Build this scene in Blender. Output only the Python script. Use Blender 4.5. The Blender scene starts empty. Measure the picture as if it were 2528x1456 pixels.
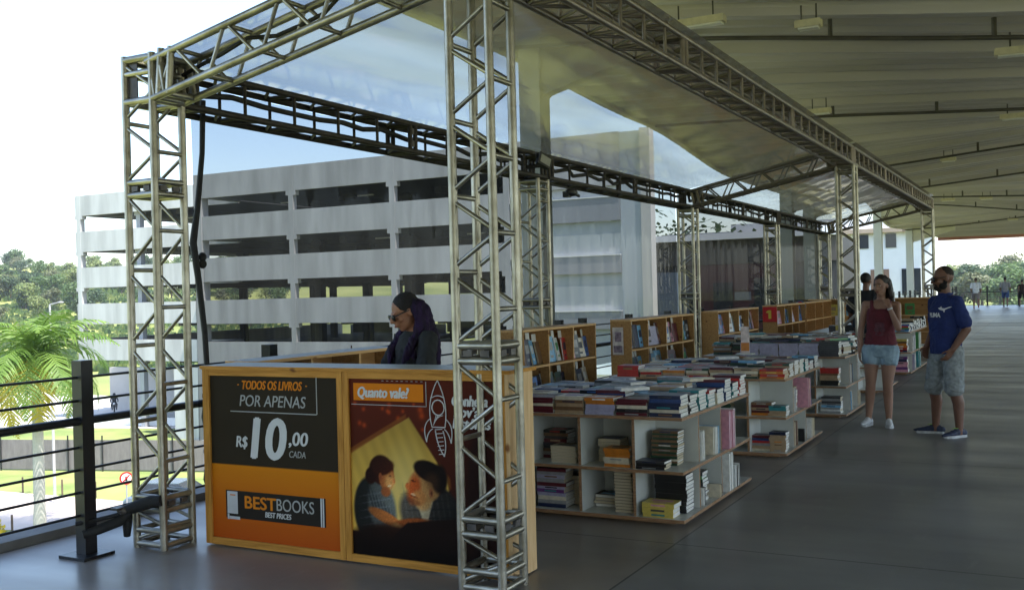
import bpy, bmesh, math, random
import numpy as np
from mathutils import Vector, Matrix, noise
from mathutils.bvhtree import BVHTree
R_ = math.radians
rng = random.Random(7)
C = bpy.context.scene.collection
SC = bpy.context.scene

# ------------------------------------------------------------------ camera
cam = bpy.data.cameras.new('camera')
cam.sensor_fit = 'HORIZONTAL'; cam.sensor_width = 36.0
cam.lens = 36.0 * 2500 / 2528
cam.clip_start = 0.05; cam.clip_end = 4000
co = bpy.data.objects.new('camera', cam); C.objects.link(co)
RT = Vector((0.88111451, 0.47221023, -0.02558754))
UP = Vector((0.02121118, 0.01459007, 0.99966855))
FW = Vector((-0.47242704, 0.88136521, -0.00283939))
m = Matrix.Identity(4)
for i in range(3):
    m[i][0] = RT[i]; m[i][1] = UP[i]; m[i][2] = -FW[i]
m.translation = (0, 0, 1.64)
co.matrix_world = m
SC.camera = co

# ------------------------------------------------------------------ light
SUN = Vector((0.42, -0.12, 0.90)).normalized()
elev = math.asin(SUN.z); azim = math.atan2(SUN.x, SUN.y)
W = bpy.data.worlds.new('World'); SC.world = W; W.use_nodes = True
nt = W.node_tree; nt.nodes.clear()
sk = nt.nodes.new('ShaderNodeTexSky'); sk.sky_type = 'NISHITA'; sk.sun_disc = False
sk.sun_elevation = elev; sk.sun_rotation = azim
sk.air_density = 1.0; sk.dust_density = 1.0; sk.ozone_density = 1.0
bg = nt.nodes.new('ShaderNodeBackground'); bg.inputs[1].default_value = 0.15
wo = nt.nodes.new('ShaderNodeOutputWorld')
nt.links.new(sk.outputs[0], bg.inputs[0]); nt.links.new(bg.outputs[0], wo.inputs[0])
sl = bpy.data.lights.new('sun', 'SUN'); sl.energy = 3.0; sl.angle = R_(0.5); sl.color = (1, .95, .87)
so = bpy.data.objects.new('sun', sl); C.objects.link(so)
so.rotation_euler = SUN.to_track_quat('Z', 'Y').to_euler(); so.location = (20, -20, 60)
vs = SC.view_settings
vs.view_transform = 'Standard'; vs.look = 'None'; vs.gamma = 1; vs.exposure = 1.8
SC.cycles.max_bounces = 8; SC.cycles.diffuse_bounces = 4; SC.cycles.glossy_bounces = 3
SC.cycles.transparent_max_bounces = 12; SC.cycles.sample_clamp_indirect = 6

# ------------------------------------------------------------------ materials
MATS = {}
def srgb(r, g, b):
    f = lambda c: (c/255/12.92) if c/255 <= .04045 else ((c/255+.055)/1.055)**2.4
    return (f(r), f(g), f(b))
def mat(name, col, rough=.6, metal=0., var=.12, scale=6., bump=0., bscale=40., stretch=None, spec=.5, emit=None, detail=4, lo=None, coat=0):
    if name in MATS: return MATS[name]
    M = bpy.data.materials.new(name); M.use_nodes = True; MATS[name] = M
    n = M.node_tree; b = n.nodes['Principled BSDF']; L = n.links.new
    b.inputs['Roughness'].default_value = rough; b.inputs['Metallic'].default_value = metal
    b.inputs['Specular IOR Level'].default_value = spec
    if coat: b.inputs['Coat Weight'].default_value = coat; b.inputs['Coat Roughness'].default_value = .15
    tc = n.nodes.new('ShaderNodeTexCoord'); mp = n.nodes.new('ShaderNodeMapping')
    if stretch: mp.inputs['Scale'].default_value = stretch
    L(tc.outputs['Object'], mp.inputs[0])
    nz = n.nodes.new('ShaderNodeTexNoise'); nz.inputs['Scale'].default_value = scale; nz.inputs['Detail'].default_value = detail
    L(mp.outputs[0], nz.inputs[0])
    cr = n.nodes.new('ShaderNodeValToRGB'); cr.color_ramp.elements[0].position = .32; cr.color_ramp.elements[1].position = .68
    a = lo if lo else tuple(c*(1-var) for c in col); z = tuple(min(1, c*(1+var)) for c in col)
    cr.color_ramp.elements[0].color = (*a, 1); cr.color_ramp.elements[1].color = (*z, 1)
    L(nz.outputs[0], cr.inputs[0]); L(cr.outputs[0], b.inputs['Base Color'])
    if bump:
        n2 = n.nodes.new('ShaderNodeTexNoise'); n2.inputs['Scale'].default_value = bscale; n2.inputs['Detail'].default_value = 3
        L(mp.outputs[0], n2.inputs[0])
        bp = n.nodes.new('ShaderNodeBump'); bp.inputs['Strength'].default_value = bump; bp.inputs['Distance'].default_value = .02
        L(n2.outputs[0], bp.inputs['Height']); L(bp.outputs[0], b.inputs['Normal'])
    if emit:
        b.inputs['Emission Color'].default_value = (*emit[:3], 1); b.inputs['Emission Strength'].default_value = emit[3]
    return M

ALU = mat('aluminium', (.50, .47, .41), .36, .9, .18, 9, .15, 30, lo=(.30, .27, .21))
ALUD = mat('silhouetted_aluminium', (.10, .085, .07), .5, .6, .3, 7, .1)  # darkness of a beam against the sky put into the metal colour
PLATE = mat('joint_plate_steel', (.10, .09, .085), .5, .6, .3, 8)
BLACK = mat('black_paint', (.012, .013, .016), .38, 0, .2, 5)
RUBBER = mat('black_strap', (.012, .012, .013), .75, 0, .3, 30)
CABLE = mat('black_cable', (.015, .014, .014), .6)
CONC = mat('pale_concrete', (.47, .465, .46), .85, 0, .10, 1.1, 0, 8, stretch=(1, 1, .16), lo=(.36, .355, .35), detail=8)
CONCG = mat('grey_concrete', (.30, .31, .33), .85, 0, .12, .4, stretch=(1, 1, .3))
CONCD = mat('shaded_slab_concrete', (.055, .055, .055), .9, 0, .15, .5)  # shade inside the car park decks is put into this colour
WHITEP = mat('white_render', (.78, .78, .76), .8, 0, .05, .6)
CREAM = mat('cream_steel', (.55, .51, .40), .6, 0, .12, 2)
SOFFIT = mat('roof_deck_metal', (.55, .50, .475), .5, .1, .12, 1.3, stretch=(.15, 1, 1), lo=(.43, .39, .37))
PIPE = mat('ceiling_pipe_steel', (.10, .09, .075), .5, .4, .2, 5)
LAMPB = mat('lamp_housing', (.62, .55, .36), .5, 0, .1, 10)
MELA = mat('white_melamine', (.52, .53, .50), .35, 0, .05, 4, lo=(.45, .46, .43))
PLY = mat('plywood_edge', (.30, .17, .085), .55, 0, .25, 14, stretch=(1, 1, 12), lo=(.19, .10, .05))
TILE = mat('path_paving', (.52, .44, .38), .85, 0, .1, .8)
ASPH = mat('asphalt', (.16, .155, .15), .9, 0, .15, .5)
KERB = mat('kerb_concrete', (.16, .155, .15), .8, 0, .2, 3)

def wood_mat(name, c1, c2, c3, along, sc=3.):
    if name in MATS: return MATS[name]
    M = bpy.data.materials.new(name); M.use_nodes = True; MATS[name] = M
    n = M.node_tree; b = n.nodes['Principled BSDF']; L = n.links.new
    b.inputs['Roughness'].default_value = .55; b.inputs['Specular IOR Level'].default_value = .15
    tc = n.nodes.new('ShaderNodeTexCoord'); mp = n.nodes.new('ShaderNodeMapping')
    s = [14., 14., 14.]; s[along] = 1.1; mp.inputs['Scale'].default_value = s
    L(tc.outputs['Object'], mp.inputs[0])
    nz = n.nodes.new('ShaderNodeTexNoise'); nz.inputs['Scale'].default_value = sc; nz.inputs['Detail'].default_value = 6; nz.inputs['Distortion'].default_value = .6
    L(mp.outputs[0], nz.inputs[0])
    cr = n.nodes.new('ShaderNodeValToRGB'); e = cr.color_ramp.elements
    e[0].position = .30; e[0].color = (*c1, 1); e[1].position = .62; e[1].color = (*c2, 1)
    L(nz.outputs[0], cr.inputs[0])
    vo = n.nodes.new('ShaderNodeTexVoronoi'); vo.inputs['Scale'].default_value = 3.6
    m2 = n.nodes.new('ShaderNodeMapping'); s2 = [1.9, 1.9, 1.9]; s2[along] = 1.15; m2.inputs['Scale'].default_value = s2
    L(tc.outputs['Object'], m2.inputs[0]); L(m2.outputs[0], vo.inputs[0])
    k = n.nodes.new('ShaderNodeValToRGB'); k.color_ramp.elements[0].position = .06; k.color_ramp.elements[0].color = (1, 1, 1, 1)
    k.color_ramp.elements[1].position = .14; k.color_ramp.elements[1].color = (0, 0, 0, 1)
    L(vo.outputs[0], k.inputs[0])
    mx = n.nodes.new('ShaderNodeMix'); mx.data_type = 'RGBA'
    L(k.outputs[0], mx.inputs['Factor']); L(cr.outputs[0], mx.inputs[6]); mx.inputs[7].default_value = (*c3, 1)
    L(mx.outputs[2], b.inputs['Base Color'])
    return M
PINEX = wood_mat('pine_wood_horizontal', (.37, .16, .024), (.60, .285, .055), (.16, .06, .015), 0)
PINEZ = wood_mat('pine_wood_upright', (.37, .16, .024), (.60, .285, .055), (.16, .06, .015), 2)
PINEP = wood_mat('pale_pine_board', (.58, .36, .17), (.72, .50, .27), (.25, .11, .04), 2)
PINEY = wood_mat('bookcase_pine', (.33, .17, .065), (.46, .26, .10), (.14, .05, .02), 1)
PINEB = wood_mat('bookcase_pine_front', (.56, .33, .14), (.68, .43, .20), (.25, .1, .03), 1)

def floor_mat():
    M = bpy.data.materials.new('polished_concrete'); M.use_nodes = True
    n = M.node_tree; b = n.nodes['Principled BSDF']; L = n.links.new
    tc = n.nodes.new('ShaderNodeTexCoord')
    def noise(sx, sy, sc, det=5):
        mp = n.nodes.new('ShaderNodeMapping'); mp.inputs['Scale'].default_value = (sx, sy, 1)
        L(tc.outputs['Object'], mp.inputs[0])
        z = n.nodes.new('ShaderNodeTexNoise'); z.inputs['Scale'].default_value = sc; z.inputs['Detail'].default_value = det
        L(mp.outputs[0], z.inputs[0]); return z
    a = noise(1, 1, .9, 8); st = noise(.25, 1.6, 1.1, 5)
    cr = n.nodes.new('ShaderNodeValToRGB'); e = cr.color_ramp.elements
    e[0].position = .3; e[0].color = (.148, .148, .147, 1); e[1].position = .7; e[1].color = (.255, .253, .25, 1)
    L(a.outputs[0], cr.inputs[0])
    # the strip under the book stand is tinted lighter and browner
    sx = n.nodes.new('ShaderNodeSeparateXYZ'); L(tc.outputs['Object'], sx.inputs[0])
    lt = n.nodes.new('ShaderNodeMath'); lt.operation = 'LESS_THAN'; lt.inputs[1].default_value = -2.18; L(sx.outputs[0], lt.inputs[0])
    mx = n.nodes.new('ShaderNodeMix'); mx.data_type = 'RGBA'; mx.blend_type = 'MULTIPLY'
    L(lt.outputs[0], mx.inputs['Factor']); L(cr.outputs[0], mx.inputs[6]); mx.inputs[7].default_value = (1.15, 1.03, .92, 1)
    # control joints
    def joint(out, period, off):
        ad = n.nodes.new('ShaderNodeMath'); ad.operation = 'ADD'; ad.inputs[1].default_value = off; L(out, ad.inputs[0])
        pm = n.nodes.new('ShaderNodeMath'); pm.operation = 'PINGPONG'; pm.inputs[1].default_value = period/2; L(ad.outputs[0], pm.inputs[0])
        l2 = n.nodes.new('ShaderNodeMath'); l2.operation = 'LESS_THAN'; l2.inputs[1].default_value = .007; L(pm.outputs[0], l2.inputs[0]); return l2
    j1 = joint(sx.outputs[1], 3.6, 1.0); j2 = joint(sx.outputs[0], 4.0, 2.18)
    mxx = n.nodes.new('ShaderNodeMath'); mxx.operation = 'MAXIMUM'; L(j1.outputs[0], mxx.inputs[0]); L(j2.outputs[0], mxx.inputs[1])
    m3 = n.nodes.new('ShaderNodeMix'); m3.data_type = 'RGBA'; m3.inputs[7].default_value = (.04, .04, .04, 1)
    L(mxx.outputs[0], m3.inputs['Factor']); L(mx.outputs[2], m3.inputs[6])
    # scuffs and scratches
    sc = noise(3.5, .9, 2.3, 7); c3 = n.nodes.new('ShaderNodeValToRGB'); c3.color_ramp.elements[0].position = .62; c3.color_ramp.elements[1].position = .75
    c3.color_ramp.elements[1].color = (.5, .5, .5, 1)
    L(sc.outputs[0], c3.inputs[0])
    m4 = n.nodes.new('ShaderNodeMix'); m4.data_type = 'RGBA'; m4.inputs[7].default_value = (.27, .262, .25, 1)
    L(c3.outputs[0], m4.inputs['Factor']); L(m3.outputs[2], m4.inputs[6]); L(m4.outputs[2], b.inputs['Base Color'])
    rr = n.nodes.new('ShaderNodeMapRange'); rr.inputs[1].default_value = .3; rr.inputs[2].default_value = .7
    rr.inputs[3].default_value = .28; rr.inputs[4].default_value = .46
    L(st.outputs[0], rr.inputs[0]); L(rr.outputs[0], b.inputs['Roughness'])
    bp = n.nodes.new('ShaderNodeBump'); bp.inputs['Strength'].default_value = .12; bp.inputs['Distance'].default_value = .02
    L(st.outputs[0], bp.inputs['Height']); L(bp.outputs[0], b.inputs['Normal'])
    return M

def vinyl_mat(name, tint, haze, rough, wr, stretch, ior, refl=1., gcol=(1, 1, 1)):
    M = bpy.data.materials.new(name); M.use_nodes = True
    n = M.node_tree; n.nodes.clear(); L = n.links.new
    tr = n.nodes.new('ShaderNodeBsdfTransparent'); tr.inputs[0].default_value = (*tint, 1)
    gl = n.nodes.new('ShaderNodeBsdfGlossy'); gl.inputs['Roughness'].default_value = rough; gl.inputs[0].default_value = (*gcol, 1)
    df = n.nodes.new('ShaderNodeBsdfTranslucent'); df.inputs[0].default_value = (.7, .7, .68, 1)
    d2 = n.nodes.new('ShaderNodeBsdfDiffuse'); d2.inputs[0].default_value = (.6, .6, .58, 1)
    dm = n.nodes.new('ShaderNodeMixShader'); L(df.outputs[0], dm.inputs[1]); L(d2.outputs[0], dm.inputs[2])
    tc = n.nodes.new('ShaderNodeTexCoord'); mp = n.nodes.new('ShaderNodeMapping'); mp.inputs['Scale'].default_value = stretch
    L(tc.outputs['Object'], mp.inputs[0])
    nz = n.nodes.new('ShaderNodeTexNoise'); nz.inputs['Scale'].default_value = 1.0; nz.inputs['Detail'].default_value = 3; nz.inputs['Distortion'].default_value = .4
    L(mp.outputs[0], nz.inputs[0])
    bp = n.nodes.new('ShaderNodeBump'); bp.inputs['Strength'].default_value = wr; bp.inputs['Distance'].default_value = .06
    L(nz.outputs[0], bp.inputs['Height'])
    fr = n.nodes.new('ShaderNodeFresnel'); fr.inputs[0].default_value = ior
    for q in (gl, fr): L(bp.outputs[0], q.inputs['Normal'])
    dirt = n.nodes.new('ShaderNodeMapRange'); dirt.inputs[1].default_value = .35; dirt.inputs[2].default_value = .75
    dirt.inputs[3].default_value = haze*.5; dirt.inputs[4].default_value = haze*1.8
    L(nz.outputs[0], dirt.inputs[0])
    m1 = n.nodes.new('ShaderNodeMixShader'); L(dirt.outputs[0], m1.inputs[0]); L(tr.outputs[0], m1.inputs[1]); L(dm.outputs[0], m1.inputs[2])
    m2 = n.nodes.new('ShaderNodeMixShader'); fm = n.nodes.new('ShaderNodeMath'); fm.operation = 'MULTIPLY'; fm.inputs[1].default_value = refl; L(fr.outputs[0], fm.inputs[0]); L(fm.outputs[0], m2.inputs[0]); L(m1.outputs[0], m2.inputs[1]); L(gl.outputs[0], m2.inputs[2])
    o = n.nodes.new('ShaderNodeOutputMaterial'); L(m2.outputs[0], o.inputs[0])
    return M
VROOF = vinyl_mat('clear_roof_vinyl', (.95, .96, .98), .38, .17, .45, (1.3, .22, 1), 1.33, .65, (.95, .84, .80))
VWALL = vinyl_mat('clear_wall_vinyl', (.32, .325, .335), .012, .06, .12, (1, 2.6, .35), 1.25, .32)
VWALL2 = vinyl_mat('smoky_wall_vinyl', (.24, .24, .245), .005, .06, .10, (1, 1.6, .35), 1.2, .16)

def attr_mat(name, rough=.45):
    M = bpy.data.materials.new(name); M.use_nodes = True
    n = M.node_tree; b = n.nodes['Principled BSDF']; b.inputs['Roughness'].default_value = rough; b.inputs['Specular IOR Level'].default_value = .10
    a = n.nodes.new('ShaderNodeAttribute'); a.attribute_name = 'print'
    n.links.new(a.outputs['Color'], b.inputs['Base Color']); return M

def leaf_mat(name, a, b_, trans=.3):
    if name in MATS: return MATS[name]
    M = bpy.data.materials.new(name); M.use_nodes = True; MATS[name] = M
    n = M.node_tree; b = n.nodes['Principled BSDF']; L = n.links.new
    b.inputs['Roughness'].default_value = .55
    tc = n.nodes.new('ShaderNodeTexCoord'); nz = n.nodes.new('ShaderNodeTexNoise'); nz.inputs['Scale'].default_value = .8; nz.inputs['Detail'].default_value = 6
    L(tc.outputs['Object'], nz.inputs[0])
    cr = n.nodes.new('ShaderNodeValToRGB'); e = cr.color_ramp.elements
    e[0].position = .35; e[0].color = (*a, 1); e[1].position = .68; e[1].color = (*b_, 1)
    L(nz.outputs[0], cr.inputs[0]); L(cr.outputs[0], b.inputs['Base Color'])
    t = n.nodes.new('ShaderNodeBsdfTranslucent'); L(cr.outputs[0], t.inputs[0])
    mx = n.nodes.new('ShaderNodeMixShader'); mx.inputs[0].default_value = trans
    o = n.nodes['Material Output']; L(b.outputs[0], mx.inputs[1]); L(t.outputs[0], mx.inputs[2]); L(mx.outputs[0], o.inputs[0])
    return M

# ------------------------------------------------------------------ mesh builder
class MB:
    def __init__(s): s.v = []; s.f = []; s.m = []; s.s = []
    def add(s, vs, fs, m=0, smooth=False):
        o = len(s.v); s.v += [tuple(v) for v in vs]
        for f in fs: s.f.append(tuple(i+o for i in f)); s.m.append(m); s.s.append(smooth)
    def box(s, x0, x1, y0, y1, z0, z1, m=0, edge=None, thin=None):
        vs = [(x0,y0,z0),(x1,y0,z0),(x1,y1,z0),(x0,y1,z0),(x0,y0,z1),(x1,y0,z1),(x1,y1,z1),(x0,y1,z1)]
        fs = [((3,2,1,0),2),((4,5,6,7),2),((0,1,5,4),1),((2,3,7,6),1),((1,2,6,5),0),((3,0,4,7),0)]
        for f, ax in fs:
            s.add([vs[i] for i in f], [(0,1,2,3)], m if (thin is None or ax == thin) else edge)
    def obox(s, M, hx, hy, hz, m=0):
        vs = [M @ Vector((a*hx, b*hy, c*hz)) for c in (-1,1) for a, b in ((-1,-1),(1,-1),(1,1),(-1,1))]
        s.add(vs, [(3,2,1,0),(4,5,6,7),(0,1,5,4),(1,2,6,5),(2,3,7,6),(3,0,4,7)], m)
    def tube(s, p0, p1, r, n=8, m=0, r1=None, caps=True):
        p0, p1 = Vector(p0), Vector(p1); d = p1-p0
        if d.length < 1e-6: return
        s.path([p0, p1], [r, r if r1 is None else r1], n, m, caps)
    def path(s, pts, r, n=8, m=0, caps=True):
        pts = [Vector(p) for p in pts]; k = len(pts)
        rs = r if isinstance(r, (list, tuple)) else [r]*k
        vs = []; ref = None
        for i, p in enumerate(pts):
            t = (pts[min(i+1,k-1)]-pts[max(i-1,0)]).normalized()
            if ref is None: ref = t.orthogonal().normalized()
            a = (ref - t*ref.dot(t)).normalized(); ref = a; b = t.cross(a)
            for j in range(n):
                an = 2*math.pi*j/n; vs.append(p + (a*math.cos(an)+b*math.sin(an))*rs[i])
        fs = [(i*n+j, i*n+(j+1)%n, (i+1)*n+(j+1)%n, (i+1)*n+j) for i in range(k-1) for j in range(n)]
        s.add(vs, fs, m, True)
        if caps:
            s.add(vs[:n], [tuple(range(n))[::-1]], m); s.add(vs[-n:], [tuple(range(n))], m)
    def ell(s, c, rx, ry, rz, M=None, nu=14, nv=8, m=0):
        c = Vector(c); vs = []
        for i in range(nv+1):
            ph = math.pi*i/nv - math.pi/2
            for j in range(nu):
                th = 2*math.pi*j/nu
                q = Vector((rx*math.cos(ph)*math.cos(th), ry*math.cos(ph)*math.sin(th), rz*math.sin(ph)))
                if M is not None: q = M @ q
                vs.append(c+q)
        fs = [(i*nu+j, i*nu+(j+1)%nu, (i+1)*nu+(j+1)%nu, (i+1)*nu+j) for i in range(nv) for j in range(nu)]
        s.add(vs, fs, m, True)
    def cap(s, p0, r0, p1, r1, n=12, m=0):
        p0, p1 = Vector(p0), Vector(p1); d = (p1-p0); 
        d = d.normalized() if d.length > 1e-6 else Vector((0,0,1))
        pts = []; rs = []
        for t in (-.97,-.75,-.4): pts.append(p0+d*r0*t); rs.append(r0*math.sqrt(1-t*t))
        pts += [p0, p1]; rs += [r0, r1]
        for t in (.4,.75,.97): pts.append(p1+d*r1*t); rs.append(r1*math.sqrt(1-t*t))
        s.path(pts, rs, n, m)
    def loft(s, rings, n=20, m=0):          # rings: (cx,cy,cz,rx,ry) horizontal ellipses from low to high
        vs = []
        for cx, cy, cz, rx, ry in rings:
            for j in range(n):
                a = 2*math.pi*j/n; vs.append((cx+rx*math.cos(a), cy+ry*math.sin(a), cz))
        k = len(rings)
        fs = [(i*n+j, i*n+(j+1)%n, (i+1)*n+(j+1)%n, (i+1)*n+j) for i in range(k-1) for j in range(n)]
        s.add(vs, fs, m, True); s.add(vs[:n], [tuple(range(n))[::-1]], m); s.add(vs[-n:], [tuple(range(n))], m)
    def prism(s, poly, axis, a0, a1, m=0):   # poly: 2D points; axis extruded from a0 to a1
        def P(p, a):
            return (a, p[0], p[1]) if axis == 0 else ((p[0], a, p[1]) if axis == 1 else (p[0], p[1], a))
        n = len(poly); vs = [P(p, a0) for p in poly]+[P(p, a1) for p in poly]
        fs = [tuple(range(n))[::-1], tuple(range(n, 2*n))]+[(i, (i+1) % n, n+(i+1) % n, n+i) for i in range(n)]
        s.add(vs, fs, m)
    def mesh(s, name, mats, off=(0,0,0)):
        me = bpy.data.meshes.new(name)
        o = Vector(off)
        me.from_pydata([tuple(Vector(v)-o) for v in s.v] if o.length else s.v, [], s.f)
        for M in (mats if isinstance(mats, (list, tuple)) else [mats]): me.materials.append(M)
        me.polygons.foreach_set('material_index', s.m); me.polygons.foreach_set('use_smooth', s.s)
        me.update(); return me
    def build(s, name, mats, parent=None, off=(0,0,0), loc=None):
        o = bpy.data.objects.new(name, s.mesh(name, mats, off)); C.objects.link(o)
        if parent is not None: o.parent = parent
        elif loc is not None: o.location = loc
        else: o.location = off
        return o

def fixn(o):
    bm = bmesh.new(); bm.from_mesh(o.data); bmesh.ops.recalc_face_normals(bm, faces=bm.faces); bm.to_mesh(o.data); bm.free(); return o
LABELS = {}
def tag(o, label, cat, group=None, kind=None):
    o['label'] = label; o['category'] = cat
    if group: o['group'] = group
    if kind: o['kind'] = kind
    LABELS.setdefault(label, []).append(o.name)
    return o
def thing(name, label, cat, loc=(0,0,0), rz=0., group=None):
    o = bpy.data.objects.new(name, None); C.objects.link(o); o.empty_display_size = .2
    o.location = loc; o.rotation_euler = (0, 0, rz); return tag(o, label, cat, group)
def struct(o): o['kind'] = 'structure'; return o
def copy_tree(o, parent=None):
    c = o.copy(); C.objects.link(c)
    if parent is not None: c.parent = parent
    for ch in list(o.children): copy_tree(ch, c)
    return c

def text_mesh(name, body, x, z, h, M, parent, y, shear=0., sx=1., bold=0., align='CENTER', width=None):
    """flat raised lettering on a board facing -Y; x,z = centre (local), h = capital height"""
    cu = bpy.data.curves.new('lettering', 'FONT'); cu.body = body; cu.size = h/0.70; cu.shear = shear
    cu.align_x = align; cu.extrude = 0.0012; cu.resolution_u = 4
    o = bpy.data.objects.new('lettering', cu); C.objects.link(o)
    dg = bpy.context.evaluated_depsgraph_get(); dg.update()
    me = bpy.data.meshes.new_from_object(o.evaluated_get(dg))
    bpy.data.objects.remove(o); bpy.data.curves.remove(cu)
    xs = [v.co.x for v in me.vertices]
    if width and xs: sx = width/(max(xs)-min(xs))
    mid = (max(xs)+min(xs))/2 if align == 'CENTER' else min(xs)
    for v in me.vertices:
        X, Z, Y = v.co.x, v.co.y, v.co.z
        v.co = ((X-mid)*sx, -Y, Z - h*.5)
    if bold:
        vs0 = [v.co.copy() for v in me.vertices]; fs0 = [tuple(p.vertices) for p in me.polygons]; k = bold*h*1.6; mb = MB()
        for i, (dx, dz) in enumerate(((0, 0), (k, 0), (-k, 0), (0, k*.6), (0, -k*.6))): mb.add([(v.x+dx, v.y-i*.00015, v.z+dz) for v in vs0], fs0)
        me = mb.mesh(name, M)
    else: me.materials.clear(); me.materials.append(M)
    q = bpy.data.objects.new(name, me); C.objects.link(q)
    q.parent = parent; q.location = (x, y, z); return q

# ------------------------------------------------------------------ setting: floor slab, roof
mb = MB(); mb.box(-6.2, 9, -45, 72, -.45, 0); struct(mb.build('floor', floor_mat()))  # floor and roof stretch on unseen behind the camera to cut front fill light
mb = MB(); mb.box(-6.42, -6.203, -45, 72, -.55, .06); struct(mb.build('kerb', KERB))

AK = [(-45, -.12), (5, -.15), (11.7, -.14), (17.5, -.066), (24, .09), (30, .09), (36, -.05), (42, -.14), (50, .09), (60, 0), (72, 0)]
def rz(x, y):
    for (a, va), (b, vb) in zip(AK, AK[1:]):
        if a <= y <= b:
            t = (y-a)/(b-a); t = t*t*(3-2*t); k = va+(vb-va)*t; break
    else: k = 0
    u = x+2.0; u = 4*math.tanh(u/4)
    return 4.55 + k*u
mb = MB()
XS = [-6.6+i*(15.6/26) for i in range(27)]
YS = []; y = -45.
per = .40
while y < 72:
    if round((y+45)/per) % 5 == 0: YS += [(y-.005, 0), (y, -.09), (y+.05, -.09), (y+.055, 0)]
    for dy, dz in ((.06, 0), (.17, 0), (.20, .10), (.37, .10)): YS.append((y+dy, dz))
    y += per
YS = [(a, b) for a, b in YS if a <= 72]
vs = [(x, yy, rz(x, yy)+dz) for yy, dz in YS for x in XS]
n = len(XS)
mb.add(vs, [(i*n+j, (i+1)*n+j, (i+1)*n+j+1, i*n+j+1) for i in range(len(YS)-1) for j in range(n-1)])
# upper skin
vs = [(x, yy, rz(x, yy)+.30) for yy, dz in YS[::12]+[YS[-1]] for x in XS]; k = len(YS[::12])+1
mb.add(vs, [(i*n+j, i*n+j+1, (i+1)*n+j+1, (i+1)*n+j) for i in range(k-1) for j in range(n-1)])
roof = struct(mb.build('roof', [SOFFIT]))
# fascia along the open edge
mb = MB()
ys = [-45+i*1.0 for i in range(118)]
for x0, x1 in ((-6.72, -6.603), (9.003, 9.12)):
    vs = []
    for yy in ys:
        z = rz(max(-6.6, min(9, x0)), yy)
        vs += [(x0, yy, z-.06), (x1, yy, z-.06), (x1, yy, z+.34), (x0, yy, z+.34)]
    for i in range(len(ys)-1):
        a = i*4
        mb.add(vs[a:a+8], [(0,1,5,4),(1,2,6,5),(2,3,7,6),(3,0,4,7)])
struct(mb.build('roof_edge_trim', CREAM))
mb = MB(); mb.box(-6.72, 9.1, 72.003, 72.2, 4.3, 4.95); struct(mb.build('roof_edge_trim', mat('far_trim_red', (.50, .20, .17), .6, 0, .1, 1)))
# joists: dark seams where the roof sheets overlap
def roof_line(y0, y1, drop, r, name, label, hang):
    mb = MB(); pts = []
    for i in range(25):
        x = -6.3+i*(14.5/24); yy = y0+(y1-y0)*i/24
        pts.append((x, yy, rz(x, yy)-drop))
    t = thing(name, label, 'pipe', (-6.3, y0, rz(-6.3, y0)-drop), 0, 'conduit pipes under the roof')
    L0 = Vector(t.location)
    mb.path(pts, r, 7); mb.build('pipe', PIPE, t, off=L0)
    for hx in hang:
        i = (hx+6.3)/14.5; yy = y0+(y1-y0)*i
        m2 = MB(); m2.tube((hx, yy, rz(hx, yy)-drop+r*.7), (hx, yy, rz(hx, yy)+.02), .028, 6); m2.build('hanger', PIPE, t, off=L0)
PIPES = [(11.6, 'nearest', [-4.5, -2.15, -.5, 2]), (17.4, 'second nearest', [-3.2, -1.6, 0, 2]), (24.0, 'third', [-3.5, -1.4, .4]), (30.2, 'fourth', [-3, -1.3, .4]),
         (36.2, 'fifth', [-2.6, -1.3]), (42.5, 'sixth', [-2.6, -1.2]), (51, 'farthest', [-3, -1.5])]
for yy, w, hg in PIPES:
    roof_line(yy, yy+.3, .19, .026, 'conduit_pipe', 'thin dark conduit pipe hung under the roof deck, %s from the viewer' % w, hg)
def fixture(x, y, L, rot, label):
    z = rz(x, y)-.24
    t = thing('ceiling_lamp', label, 'lamp', (x, y, z), rot, 'lamps hung under the roof'); t.scale = (.85, .75, .75)
    a = MB(); a.box(-L/2, L/2, -.09, .09, -.05, .05); a.box(-L/2-.012, -L/2, -.07, .07, -.045, .045); a.build('housing', LAMPB, t)
    b = MB(); b.box(-L/2+.03, L/2-.03, -.075, .075, -.075, -.052); b.build('diffuser', mat('lamp_diffuser', (.75, .72, .62), .4), t)
    for s in (-.6, .6):
        c = MB(); c.tube((s*L/2, 0, .05), (s*L/2, 0, .27), .012, 6); c.build('hanger', PIPE, t)
for x, y, L, ro, lb in ((-2.19, 10.75, .30, 0, 'short cream lamp box hung from the nearest conduit at the top of the picture'),
        (-.15, 12.1, .85, .1, 'long cream batten lamp under the roof, cut by the right edge'),
        (-3.35, 10.6, .75, 0, 'cream batten lamp half hidden behind the upper truss beam'),
        (-3.25, 16.6, .42, 0, 'small cream lamp by the second conduit, just above the truss beam'),
        (-.45, 17.9, .6, 0, 'cream lamp under the second conduit at the right edge'),
        (-2.0, 24.2, .36, 0, 'yellowish box lamp hung from the third conduit'),
        (-1.9, 36.4, .45, 0, 'small yellowish lamp under the fifth conduit'),
        (-3.1, 37.0, .5, 0, 'dim lamp under the fifth conduit beside the truss beam end'),
        (-1.6, 51.1, .5, 0, 'tiny lamp under the farthest conduit')):
    fixture(x, y, L, ro, lb)
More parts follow.
